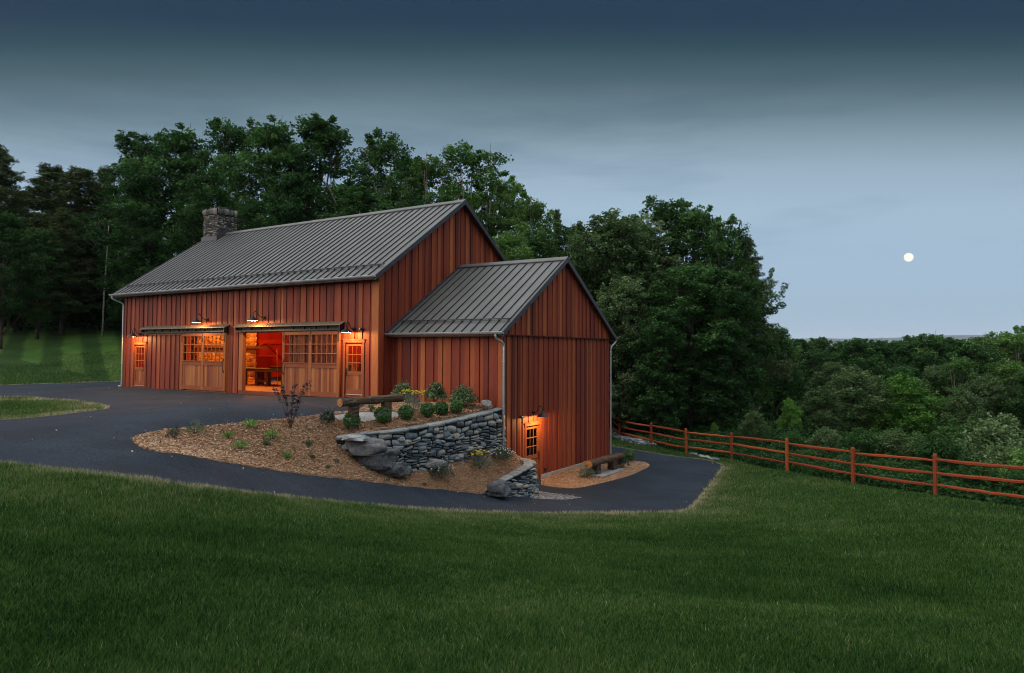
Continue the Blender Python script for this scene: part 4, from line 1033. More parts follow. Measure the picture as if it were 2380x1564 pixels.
pile('gravel_stones', 'loose grey stones at the foot of the low curved wall', pts, M_boulder, 'gravel')
# mulch chips
def chips():
    n = 90000; V = []; T = []
    for poly, cnt in ((bed_poly, 105000), (np.array(bed2_poly), 16000)):
        poly = np.array(poly)[:, :2]; lo, hi = poly.min(0), poly.max(0); P = rs.rand(int(cnt * 2.6), 2) * (hi - lo) + lo; P = P[pip(poly, P)][:cnt]
        d = np.linalg.norm(P[:, None] - _pu[None, ::3], axis=2).min(1) if len(poly) > 40 else np.full(len(P), 9)
        P = P[d > .12]; P = P[~pip(np.array(slab_poly), P)]
        Z = h(P); k = len(P); a = rs.rand(k) * 2 * PI; l = rs.uniform(.012, .034, k); w = rs.uniform(.004, .010, k); tl = rs.uniform(-.5, .5, k)
        dx, dy = np.cos(a), np.sin(a); z0 = Z + rs.uniform(.006, .034, k)
        C0 = np.stack([P[:, 0], P[:, 1], z0], 1); A = np.stack([dx * l, dy * l, tl * l * .6], 1); B = np.stack([-dy * w, dx * w, rs.uniform(-.6, .6, k) * w], 1)
        V.append(np.stack([C0 - A - B, C0 + A - B, C0 + A + B, C0 - A + B], 1).reshape(-1, 3)); T.append(np.repeat(rs.rand(k), 4))
    V = np.concatenate(V); T = np.concatenate(T); k = len(V) // 4
    o = np_mesh('mulch_chips', V, np.arange(len(V)), np.arange(k) * 4, 4, M_chip, tone=T)
    tag(o, 'reddish brown shredded bark mulch lying on the planting beds', 'mulch', kind='stuff')
chips()

# ------------------------------------------------------------------ benches
def log_bench(name, A, B, zt, th, posts, label, sl=None):
    A = np.array(A); B = np.array(B); c = (A + B) / 2; root = empty('log_bench', tuple(c), 0, label, 'bench', 'rustic log benches')
    d = (B - A); Ln = np.linalg.norm(d); d /= Ln; a = np.cross(d, (0, 0, 1)); a /= np.linalg.norm(a); u = np.cross(a, d)
    def ring(t, s, sd):
        out = []
        for k in range(12):
            an = 2 * PI * k / 12; x, y = math.cos(an), math.sin(an); q = (abs(x) ** 4 + abs(y) ** 4) ** -.25
            f = 1 + .07 * math.sin(k * 2.1 + t * 5 + sd) + rnd.uniform(-.035, .035)
            out.append((A - c) + d * (Ln * t) + a * (x * q * th[0] * f * s) + u * (y * q * th[1] * f * s))
        return out
    m = MB(); K = 16; V = []
    for i in range(K + 1): V += ring(i / K, 1.0 + .06 * math.sin(i * .9), 2)
    m.add(V, [(12 * i + k, 12 * i + (k + 1) % 12, 12 * (i + 1) + (k + 1) % 12, 12 * (i + 1) + k) for i in range(K) for k in range(12)])
    st_ = m.build('seat', M_log, root, True)
    m = MB()
    for V_, sg in ((V[:12], -1), (V[-12:], 1)):
        m = MB()
        V_ = [v + d * sg * .002 for v in V_]; cc = sum(V_) / 12; m.add([cc + d * sg * .012] + V_, [(0, k + 1, (k + 1) % 12 + 1) for k in range(12)]); m.build('sawn_end', M_logend, st_)
    for p in posts:
        p = np.array(p); hh = A[2] - th[1] * .8 + (B[2] - A[2]) * np.dot(p - A, d) / Ln; m = MB(); q = p - c
        bb = [np.array((q[0], q[1], q[2] - .05)), np.array((q[0], q[1], hh - c[2]))]
        m.bar(bb[0], bb[1], th[0] * 1.45, th[0] * 1.7, .5, up=tuple(d)); m.build('post', M_log, root)
    return root
log_bench('b', (3.60, -5.42, .42), (4.08, -3.28, .47), .5, (.15, .115), [(3.70, -4.95, h1(3.70, -4.95)), (4.02, -3.86, h1(4.02, -3.86))], 'weathered log bench on flagstones in front of the upper wing wall')
log_bench('b', (6.55, 5.15, -2.53), (6.80, 7.75, -2.50), .5, (.2, .125), [(6.62, 5.75, -3.02), (6.74, 7.1, -3.02)], 'weathered log bench below the tall gable wall on lower mulch bed')
mb = MB(); mb.box((6.3, 5.3, -3.04), (7.15, 7.6, -2.985)); tag(mb.build('stone_slab', M_flag), 'pale stone slab under the lower log bench', 'slab')

# ------------------------------------------------------------------ fence
fence = empty('split_rail_fence', tuple(fence_b[5]), 0, 'long red split rail fence running along the right lawn edge', 'fence')
f0 = np.array(fence_b[5])
order = [fence_b[1], fence_b[0], fence_b[2], fence_b[3], fence_b[4], fence_b[5], fence_b[6], fence_b[7], fence_b[8], fence_b[9], (fence_b[9][0] + 1.4, fence_b[9][1] - 3.1, fence_b[9][2] + .15)]
PT = [np.array((p[0], p[1], h1(p[0], p[1]))) for p in order]
for p in PT:
    m = MB(); q = p - f0; w = rnd.uniform(.066, .08); lx, ly = rnd.uniform(-.02, .02), rnd.uniform(-.02, .02)
    zs = [-.3, .4, .9, 1.26, 1.33]; ws = [w, w * .97, w * .95, w * .95, w * .6]; V = []
    for z, ww in zip(zs, ws):
        for k in range(10):
            an = 2 * PI * k / 10; V.append((q[0] + lx * z + ww * math.cos(an) * rnd.uniform(.93, 1.05), q[1] + ly * z + ww * math.sin(an) * rnd.uniform(.93, 1.05), q[2] + z))
    m.add(V, [(10 * i + k, 10 * i + (k + 1) % 10, 10 * i + 10 + (k + 1) % 10, 10 * i + 10 + k) for i in range(4) for k in range(10)] + [tuple(range(10)), tuple(range(40, 50))], rnd.uniform(.25, .6))
    m.build('post', M_fence, fence)
for i in range(len(PT) - 1):
    for z in (1.13, .74, .34):
        a = PT[i] - f0 + [0, 0, z + rnd.uniform(-.03, .03)]; b = PT[i + 1] - f0 + [0, 0, z + rnd.uniform(-.03, .03)]; sag = rnd.uniform(-.04, .01); tn = rnd.uniform(.2, .75)
        K = 9; V = []; ws = rnd.uniform(.048, .064); side = np.cross((b - a) / np.linalg.norm(b - a), (0, 0, 1))
        for k in range(K + 1):
            t = k / K; c = a + (b - a) * t + np.array((0, 0, sag * 4 * t * (1 - t) + rnd.uniform(-.008, .008))); tp = .55 + .45 * min(1, 5 * min(t, 1 - t))
            for n_ in range(6):
                an = 2 * PI * n_ / 6 + .4; V.append(c + side * math.cos(an) * ws * .62 * tp * rnd.uniform(.85, 1.15) + np.array((0, 0, 1)) * math.sin(an) * ws * tp * rnd.uniform(.85, 1.15))
        m = MB(); m.add(V, [(6 * q + r, 6 * q + (r + 1) % 6, 6 * q + 6 + (r + 1) % 6, 6 * q + 6 + r) for q in range(K) for r in range(6)] + [tuple(range(6)), tuple(range(6 * K, 6 * K + 6))], tn)
        m.build('rail', M_fence, fence)
#PART3
# ------------------------------------------------------------------ vegetation
def leaf_arrays(C, n_per, spread, size, tone_c, aspect=.55, up=.35, flat=.7, seed=0, tvar=.22):
    """rhombic leaves scattered round cluster centres"""
    r = np.random.RandomState(seed); C = np.asarray(C); k = len(C) * n_per
    c = np.repeat(C, n_per, 0); off = r.randn(k, 3); off /= np.linalg.norm(off, axis=1)[:, None] + 1e-9; off *= (r.rand(k, 1) ** .45) * np.repeat(np.broadcast_to(np.asarray(spread, float).reshape(-1, 1), (len(C), 1)), n_per, 0)
    off[:, 2] *= flat; P = c + off
    nrm = r.randn(k, 3); nrm[:, 2] = np.abs(nrm[:, 2]) + up; nrm /= np.linalg.norm(nrm, axis=1)[:, None]
    a = r.randn(k, 3); a -= (a * nrm).sum(1)[:, None] * nrm; a /= np.linalg.norm(a, axis=1)[:, None] + 1e-9; b = np.cross(nrm, a)
    s = size * r.uniform(.65, 1.35, (k, 1)) / 2
    V = np.stack([P - a * s, P - b * s * aspect + nrm * s * .15, P + a * s, P + b * s * aspect + nrm * s * .15], 1).reshape(-1, 3)
    t = np.clip(np.repeat(tone_c, n_per) + r.uniform(-tvar, tvar, k), 0, 1)
    return V, np.repeat(t, 4)
def leaf_obj(name, parts, mat, parent=None, link=True):
    V = np.concatenate([p[0] for p in parts]); T = np.concatenate([p[1] for p in parts]); k = len(V) // 4
    return np_mesh(name, V, np.arange(4 * k), np.arange(k) * 4, 4, mat, tone=T, parent=parent)

def grow_tree(name, seed, H, R, leafmat, barkmat, kind='round', base=.25, dens=1.0, trunk_r=.22, lean=0, leafsize=.25, nl=15, multi=1):
    r = random.Random(seed); rn = np.random.RandomState(seed); root = empty(name, (0, 0, 0)); tk = MB(); cents = []; tones = []; spr = []
    tops = []
    for m in range(multi):
        an = 2 * PI * m / max(1, multi) + seed; ox, oy = (math.cos(an) * .3, math.sin(an) * .3) if multi > 1 else (0, 0)
        tx, ty = (math.cos(an) * R * .35, math.sin(an) * R * .35) if multi > 1 else (r.uniform(-.05, .05) * H * .3 + lean, r.uniform(-.05, .05) * H * .3)
        pts = [np.array((ox + tx * (t ** 1.3) + r.uniform(-.1, .1) * H * .02, oy + ty * (t ** 1.3) + r.uniform(-.1, .1) * H * .02, -.4 + (H * .9 + .4) * t)) for t in np.linspace(0, 1, 9)]
        tr = trunk_r / math.sqrt(multi)
        tk.tube(pts, [tr * (1.25 if i == 0 else 1) * (1 - .9 * i / 8) for i in range(9)], 8, .5, jit=.06); tops.append(pts)
    if kind == 'round':
        lobes = []
        for i in range(nl):
            t = base + (1 - base) * (i + .5) / nl; zz = H * t; prof = math.sin(PI * min(1, (t - base * .7) / (1 - base * .7)) ** .75) ** .6
            rad = R * prof * r.uniform(.35, .8); an = i * 2.4 + r.uniform(-.4, .4)
            c = np.array((math.cos(an) * rad, math.sin(an) * rad, min(zz, H * .93)))
            lr = R * r.uniform(.30, .46) * (.75 if t > .85 else 1)
            lobes.append((c, lr)); pt = tops[i % multi]; j = max(1, min(7, int((t - .22) * 8))); s0 = pt[j]
            mid = (s0 + c) / 2 + np.array((0, 0, -.05 * H + r.uniform(-.3, .3))); tk.tube([s0, mid, c, c + (c - mid) * .35], [trunk_r * .38, trunk_r * .26, trunk_r * .13, .015], 5)
            for q in range(4):
                dd = rn.randn(3); dd[2] = abs(dd[2]) * .7; dd /= np.linalg.norm(dd); e = c + dd * lr * .95; tk.tube([mid + (c - mid) * r.uniform(.2, .9), (c + e) / 2, e], [trunk_r * .13, trunk_r * .07, .01], 4)
        lobes.append((np.array((tops[0][-1][0], tops[0][-1][1], H - R * .3)), R * .3))
        for c, lr in lobes:
            n = int(26 * dens * (lr / 1.6) ** 2) + 6
            for q in range(n):
                d = rn.randn(3); d /= np.linalg.norm(d); d[2] = d[2] * .85 + .08; rr = lr * (rn.rand() ** .35) * r.uniform(.8, 1.12)
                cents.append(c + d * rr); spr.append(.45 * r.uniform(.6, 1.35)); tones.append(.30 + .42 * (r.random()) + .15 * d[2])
        # twigs poking out of the top
        for q in range(int(10 * dens)):
            c, lr = r.choice(lobes); d = rn.randn(3); d[2] = abs(d[2]) + .5; d /= np.linalg.norm(d)
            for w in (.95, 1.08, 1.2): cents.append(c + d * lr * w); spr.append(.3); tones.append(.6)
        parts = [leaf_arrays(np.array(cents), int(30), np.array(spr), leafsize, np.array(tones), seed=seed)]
    elif kind == 'pine':
        nb = int(120 * dens)
        for i in range(nb):
            t = base + (1 - base) * (i / nb) ** .9; zz = H * t; ln = R * 1.25 * (1 - ((t - base) / (1 - base))) ** .8 * r.uniform(.35, 1.15) + .35; an = i * 2.4 + r.uniform(-.5, .5)
            s0 = np.array((tops[0][0][0], 0, zz)); tip = s0 + np.array((math.cos(an) * ln, math.sin(an) * ln, ln * r.uniform(-.05, .6)))
            tk.tube([s0, (s0 + tip) / 2 - np.array((0, 0, .06 * ln)), tip], [.05, .03, .012], 4)
            m = int(ln / .42) + 1
            for q in range(m):
                f = .25 + .75 * (q + 1) / m; c = s0 + (tip - s0) * f; w = .24 * ln * (1 - f * .5)
                for _ in range(3): cents.append(c + np.array((r.uniform(-w, w), r.uniform(-w, w), r.uniform(-.25, .35)))); spr.append(.40); tones.append(r.uniform(.2, .85))
        parts = [leaf_arrays(np.array(cents), 20, np.array(spr), leafsize, np.array(tones), aspect=.22, flat=.5, seed=seed, up=.1)]
    tk.build('trunk', barkmat, root, True)
    leaf_obj('crown', parts, leafmat, root)
    root['H'] = H
    return root
PROT = {}
def proto(k, *a, **kw):
    o = grow_tree(*a, **kw); PROT[k] = [o, False, a[2]]
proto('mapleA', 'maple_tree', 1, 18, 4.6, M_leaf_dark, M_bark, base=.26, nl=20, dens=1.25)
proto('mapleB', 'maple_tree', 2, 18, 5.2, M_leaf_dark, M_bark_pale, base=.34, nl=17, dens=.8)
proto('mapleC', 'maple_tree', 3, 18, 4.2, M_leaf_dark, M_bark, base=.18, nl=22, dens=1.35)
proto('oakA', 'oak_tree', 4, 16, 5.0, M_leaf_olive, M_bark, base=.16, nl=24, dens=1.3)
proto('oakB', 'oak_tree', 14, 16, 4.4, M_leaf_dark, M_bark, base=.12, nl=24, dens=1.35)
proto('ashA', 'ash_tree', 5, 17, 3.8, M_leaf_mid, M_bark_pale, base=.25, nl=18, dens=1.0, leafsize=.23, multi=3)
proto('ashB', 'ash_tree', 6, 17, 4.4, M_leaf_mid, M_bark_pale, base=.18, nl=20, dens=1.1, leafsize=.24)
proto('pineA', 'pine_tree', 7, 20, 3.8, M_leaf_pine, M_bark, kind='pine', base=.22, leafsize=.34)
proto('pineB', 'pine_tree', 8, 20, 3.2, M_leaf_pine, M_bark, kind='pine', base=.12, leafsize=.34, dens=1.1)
proto('roundA', 'leafy_tree', 9, 8, 3.2, M_leaf_bright, M_bark, base=.08, nl=18, dens=2.0, leafsize=.2, trunk_r=.12)
proto('roundB', 'leafy_tree', 10, 8, 3.2, M_leaf_olive, M_bark, base=.06, nl=18, dens=1.9, leafsize=.2, trunk_r=.12, multi=2)
proto('bushA', 'wild_shrub', 11, 4, 2.6, M_leaf_dark, M_bark, base=.02, nl=16, dens=2.2, leafsize=.17, trunk_r=.06, multi=3)
proto('bushB', 'wild_shrub', 12, 4, 2.6, M_leaf_mid, M_bark, base=.02, nl=16, dens=2.0, leafsize=.17, trunk_r=.06, multi=3)
proto('bushC', 'wild_shrub', 13, 4, 2.4, M_leaf_olive, M_bark, base=.02, nl=14, dens=1.8, leafsize=.17, trunk_r=.06, multi=3)
def place(k, vx, vtop, D, label, cat=None, group=None, wf=1.0, rz=None, Dz=None, sink=0):
    p = at_depth(vx, vtop, D); g = h1(p[0], p[1]) - sink; H = p[2] - g; pr = PROT[k]; s = max(.15, H / pr[2]) * (.965 if H > 8 and group != G4 else 1)
    sc = (s * wf, s * wf, s); rzz = rnd.uniform(0, 6.28) if rz is None else rz
    if not pr[1]:
        o = pr[0]; pr[1] = True; o.location = (p[0], p[1], g); o.rotation_euler = (0, 0, rzz); o.scale = sc
    else: o = copy_tree(pr[0], (p[0], p[1], g), rzz, sc)
    if 'H' in o: del o['H']
    tag(o, label, cat or ('shrub' if 'bush' in k else 'tree'), group)
    return o
G1 = 'tall trees behind the barn'; G2 = 'trees at the left lawn edge'; G3 = 'big trees right of the barn wing'; G4 = 'treeline beyond the fence'; G5 = 'wild shrubs beyond the fence'
BACK = [
 ('mapleB', 335, 296, 66, 'broad dark tree, leftmost of the tall ones rising left of the chimney', 1.15),
 ('mapleA', 425, 280, 63, 'tall dark tree rising just left above the chimney', 1.1),
 ('mapleB', 545, 268, 68, 'tall dark open crowned tree rising straight above the chimney', 1.1),
 ('mapleA', 640, 262, 62, 'tall dark tree between chimney and the highest crown', 1.05),
 ('mapleC', 748, 258, 66, 'highest dark tree of the row above the middle of the main roof', 1.25),
 ('mapleB', 888, 298, 62, 'dark round crowned tree right of the highest crown', 1.1),
 ('mapleC', 955, 352, 70, 'dark tree filling behind the right half of the main ridge', 1.1),
 ('ashA', 1010, 345, 60, 'lighter green airy tree left of the main gable peak', 1.1),
 ('ashA', 1106, 322, 58, 'tallest light green tree standing over the main gable peak', 1.15),
 ('ashB', 1170, 395, 60, 'light green tree right of the main gable peak', 1.0),
 ('ashB', 1232, 448, 57, 'light green tree over the dip between the two gables', 1.0),
 ('pineB', 1295, 478, 66, 'thin dark spire above the wing roof', .55),
 ('mapleC', 1335, 505, 56, 'dark round tree right above the wing roof peak', 1.0),
 ('mapleA', 1255, 520, 50, 'dark low tree just above the wing ridge', 1.0),
 ('mapleC', 480, 380, 56, 'dark lower tree behind the chimney', 1.1), ('mapleA', 330, 400, 60, 'dark lower tree left of the main roof slope', 1.15),
 ('mapleC', 690, 390, 56, 'dark lower tree behind the middle of the main ridge', 1.1), ('oakB', 840, 420, 54, 'dark lower tree behind the right part of the main ridge', 1.1),
 ('mapleC', 590, 450, 52, 'lowest dark tree touching the main ridge right of the chimney', 1.0), ('ashB', 1180, 520, 48, 'low green tree peeping over the main gable slope', .95), ('mapleB', 1090, 430, 64, 'green tree behind the tallest light green one', 1.0)]
for k, x, y, D, lab, wf in BACK: place(k, x, y, D, lab, group=G1, wf=wf)
LEFTT = [
 ('pineA', -5, 330, 60, 'big dark pine cut by the left picture edge', 1.3), ('pineB', 45, 435, 66, 'dark pine second from the left edge', 1.5),
 ('pineA', 118, 376, 68, 'feathery pine, left one of the pair with level tops', 1.6), ('pineB', 188, 380, 66, 'feathery pine right beside its twin', 1.9), ('pineA', 248, 380, 70, 'thin topped pine next to the first tall broadleaf', 1.0),
 ('mapleA', 12, 478, 54, 'broadleaf tree low at the left picture edge', 1.0), ('mapleC', 95, 520, 58, 'dark broadleaf below the pair of pines', 1.2), ('oakB', 175, 540, 66, 'dark broadleaf left of the pale dead trunk', 1.2),
 ('oakB', 300, 560, 61, 'dark broadleaf right beside the barn eave', 1.0), ('mapleC', 352, 520, 58, 'dark broadleaf hugging the lower roof slope', 1.1), ('pineB', 150, 480, 60, 'smaller pine below the feathery pair', 1.4),
 ('oakB', 40, 600, 62, 'dim tree deep in the wood behind the left lawn', 1.3), ('oakB', 130, 600, 64, 'dim tree deep in the wood below the pines', 1.3), ('mapleC', 260, 600, 66, 'dim tree deep in the wood beside the barn', 1.3), ('oakB', -60, 560, 60, 'dim tree outside left of the lawn', 1.3)]
for k, x, y, D, lab, wf in LEFTT: place(k, x, y, D, lab, group=G2, wf=wf)
RIGHT = [
 ('oakA', 1420, 490, 50, 'olive green tree directly right of the wing gable peak', 1.15), ('oakA', 1480, 500, 52, 'olive green tree second right of the wing gable', 1.0),
 ('mapleB', 1550, 448, 54, 'tallest dark tree right of the wing with ragged top', 1.2), ('mapleA', 1615, 460, 52, 'dark tree right beside the tallest ragged one', 1.0), ('mapleB', 1680, 492, 50, 'dark tree stepping down right of the tallest pair', .85),
 ('pineA', 1728, 540, 50, 'pine with spiky branches on the right flank of the big clump', 1.0), ('ashB', 1752, 650, 50, 'dark tree forming the lower right flank of the big clump', .75), ('oakB', 1690, 610, 46, 'dark tree in front of the spiky pine', 1.0),
 ('oakB', 1600, 600, 46, 'dark full tree in the middle of the big clump', 1.2), ('oakA', 1450, 640, 46, 'olive leaved tree just right of the wing downspout', 1.0), ('oakB', 1530, 700, 44, 'dark low tree behind the third fence post', 1.1),
 ('oakB', 1680, 740, 44, 'dark low tree behind the driveway bend', 1.1), ('mapleB', 1460, 780, 49, 'dark tree with pale forked trunk behind the fence corner', .8), ('oakB', 1365, 560, 58, 'dark tree squeezed behind the wing gable', 1.1)]
for k, x, y, D, lab, wf in RIGHT: place(k, x, y, D, lab, group=G3, wf=wf)
ROW = []
words = ['first', 'second', 'third', 'fourth', 'fifth', 'sixth', 'seventh', 'eighth', 'ninth', 'tenth', 'eleventh', 'twelfth', 'thirteenth', 'fourteenth', 'fifteenth']
xs = [1822, 1862, 1905, 1950, 1992, 2035, 2080, 2118, 2158, 2200, 2245, 2292, 2338, 2385, 2430]
ys = [778, 786, 782, 790, 785, 788, 790, 778, 774, 784, 788, 774, 766, 770, 780]
for i, (x, y) in enumerate(zip(xs, ys)):
    k = ['ashB', 'oakB', 'mapleC', 'mapleA', 'oakB', 'mapleC', 'oakB', 'mapleA', 'mapleC', 'pineB', 'oakB', 'ashA', 'ashB', 'ashA', 'ashB'][i]
    if k == 'pineB': k = 'mapleC'
    place(k, x, y, 78 + rnd.uniform(-6, 6), words[i] + ' tree from the left in the skyline row under the moon', group=G4, wf=1.1)
MID = [('oakB', 1845, 860, 60, 'dark tree below the left end of the skyline row'), ('oakA', 1935, 845, 62, 'dark tree behind the grey olive crown'), ('oakB', 2090, 850, 60, 'dark tree behind the bright green crown'), ('oakA', 2180, 855, 58, 'dark tree right behind the bright green crown'),
 ('ashA', 2235, 830, 56, 'tree with pale slender stems right of centre below the skyline'), ('ashA', 2330, 835, 55, 'tree with pale stems near the right picture edge'), ('oakA', 2290, 880, 54, 'dark tree between the two pale stemmed ones'), ('mapleC', 2400, 860, 52, 'dark tree cut by the right picture edge'), ('oakB', 1800, 760, 58, 'dark tree at the foot of the big clump flank')]
for k, x, y, D, lab in MID: place(k, x, y, D, lab, group=G4, wf=1.05)
NEAR = [('roundB', 1905, 905, 42, 'grey olive tree with loose crown, left of the bright green one', 1.1), ('roundB', 1985, 862, 44, 'tallest grey olive crown beyond the fence', 1.25), ('roundA', 2105, 878, 42, 'bright green rounded tree beyond the fence', 1.15), ('roundA', 1835, 930, 41, 'light green small tree left of the grey olive crowns', .8),
 ('roundB', 2245, 920, 40, 'small grey leaved tree right of the bright green one', .8), ('roundA', 1660, 1000, 42, 'low green tree behind the driveway bend fence', .8), ('roundB', 1560, 960, 44, 'low olive tree behind the fence beside the riprap', .9), ('roundB', 1750, 960, 38, 'low olive tree behind the middle fence posts', 1.0)]
for k, x, y, D, lab, wf in NEAR: place(k, x, y, D, lab, group=G4, wf=wf)
SHR = [('bushC', 2320, 985, 34, 'broad green shrub at the right edge above the fence'), ('bushA', 2245, 1000, 36, 'dark shrub left of the broad right edge shrub'), ('bushC', 2345, 1042, 28, 'nearest round green shrub behind the fence at the right edge'), ('bushC', 2095, 1010, 33, 'olive shrub behind the fence under the bright green tree'), ('bushA', 2180, 1030, 31, 'dark shrub behind the last full fence post'),
 ('bushA', 2010, 1010, 34, 'dark shrub behind the fence under the olive trees'), ('bushC', 1920, 1000, 36, 'olive shrub behind the fence left of centre'), ('bushA', 1840, 1010, 38, 'dark shrub behind the fence post at the lawn corner'), ('bushA', 1740, 1000, 40, 'dark shrub behind the driveway bend'), ('bushA', 1650, 1010, 42, 'dark shrub behind the small grey stones'),
 ('bushB', 1560, 1010, 44, 'green shrub behind the fence above the riprap end'), ('bushA', 1490, 960, 48, 'dark shrub right of the fence corner'), ('bushA', 2060, 1075, 29.5, 'dark low shrub touching the fence rails right of centre'), ('bushC', 1960, 1060, 31, 'olive low shrub touching the fence rails'), ('bushA', 1880, 1050, 32.5, 'dark low shrub just behind the fence left of centre'), ('bushA', 2270, 1090, 26.5, 'dark low shrub under the right end fence rails'), ('bushA', 2150, 1090, 28, 'dark low shrub under the middle of the right rails'),
 ('bushA', 1790, 1050, 35, 'dark low shrub at the crest behind the fence'), ('bushA', 1700, 1035, 38, 'dark low shrub behind the post at the bend'), ('bushA', 1440, 930, 54, 'dark shrub under the forked pale trunk'), ('bushA', 2390, 1100, 25, 'dark low shrub cut by the right picture edge'), ('bushB', 2440, 1060, 26, 'green shrub outside the right picture edge')]
for k, x, y, D, lab in SHR: place(k, x, y, D, lab, group=G5, wf=1.15)
# pale dead birch trunk and forked trunk
p = at_depth(238, 770, 59); g = h1(p[0], p[1]); Hs = at_depth(246, 518, 59)[2] - g
sn = empty('dead_birch', (p[0], p[1], g), 0, 'thin pale dead birch trunk standing left of the barn', 'tree')
m = MB(); m.tube([(0, 0, -.2), (.05, .03, Hs * .35), (.17, .1, Hs * .7), (.25, .15, Hs)], [.085, .07, .055, .02], 8, jit=.1); m.build('trunk', M_bark_birch, sn, True)
m = MB()
for q in range(9):
    z = Hs * rnd.uniform(.25, .8); an = rnd.uniform(0, 6); m.tube([(.1, .05, z), (.1 + math.cos(an) * .6, .05 + math.sin(an) * .6, z + .1), (.1 + math.cos(an) * 1.3, .05 + math.sin(an) * 1.3, z - .2)], [.016, .01, .005], 4)
m.build('twigs', M_bark_pale, sn)
p = at_depth(1443, 995, 50); g = h1(p[0], p[1])
fk = empty('forked_tree', (p[0], p[1], g), 0, 'pale forked birch trunks rising behind the fence corner', 'tree')
m = MB(); m.tube([(0, 0, -.3), (.0, 0, 2), (.1, .1, 5), (.0, .2, 9)], [.19, .16, .13, .06], 8, jit=.08); m.tube([(.15, 0, .0), (1.0, .4, 2.2), (2.2, 1, 4.6), (3.0, 1.5, 6.8)], [.12, .1, .08, .03], 7, jit=.08); m.build('trunk', M_bark_birch, fk, True)
cc = np.array([(rnd.uniform(-2, 3), rnd.uniform(-1.5, 2), rnd.uniform(6.5, 9.5)) for _ in range(90)]); leaf_obj('crown', [leaf_arrays(cc, 24, .5, .24, rs.rand(90) * .6, seed=77)], M_leaf_dark, fk)

# far wood that reads as one mass
def farwood():
    C = []
    for q in range(900):
        lat = rnd.uniform(-120, 190); D = rnd.uniform(98, 190); c = CC + CR * lat + CF * D; g = h1(c[0], c[1])
        az = lat / D
        if az < -.05: continue
        for z in range(3): C.append((c[0] + rnd.uniform(-3, 3), c[1] + rnd.uniform(-3, 3), g + rnd.uniform(2, 11)))
    o = leaf_obj('far_wood', [leaf_arrays(np.array(C), 26, 2.4, 1.3, rs.rand(len(C)) * .8, seed=5)], M_leaf_dark); tag(o, 'dark far wood in the valley behind the treeline', 'wood', kind='stuff')
farwood()
def understory():
    C = []
    for q in range(1300):
        vx = rnd.uniform(-60, 330) if q % 2 else rnd.uniform(1410, 1700); D = rnd.uniform(62, 74) if q % 2 else rnd.uniform(52, 66); c = at_depth(vx, 800, D); g = h1(c[0], c[1]); C.append((c[0], c[1], g + rnd.uniform(.2, 7 if q % 2 else 9)))
    o = leaf_obj('undergrowth', [leaf_arrays(np.array(C), 24, 1.1, .55, rs.rand(len(C)) * .35, seed=6)], M_leaf_dark); tag(o, 'dark tangled undergrowth filling the gaps between the trunks', 'undergrowth', kind='stuff')
understory()
def fence_weeds():
    C = []
    for q in range(3800):
        i = rnd.randrange(1, len(PT) - 1); t = rnd.random(); a = PT[i]; b = PT[i + 1]; d = (b - a)[:2]; nn = np.array((-d[1], d[0])); nn /= np.linalg.norm(nn)
        if np.dot(nn, np.array((CC[0], CC[1])) - a[:2]) > 0: nn = -nn
        o_ = .35 + 9 * rnd.random() ** 1.5; x, y = (a[:2] + (b - a)[:2] * t + nn * o_); C.append((x, y, h1(x, y) + rnd.uniform(0, .25 + .12 * o_)))
    o = leaf_obj('weeds', [leaf_arrays(np.array(C), 22, .42, .13, rs.rand(len(C)) * .7, seed=8)], M_leaf_dark); tag(o, 'dark leafy weeds and brambles covering the bank just behind the rail fence', 'undergrowth', kind='stuff')
fence_weeds()

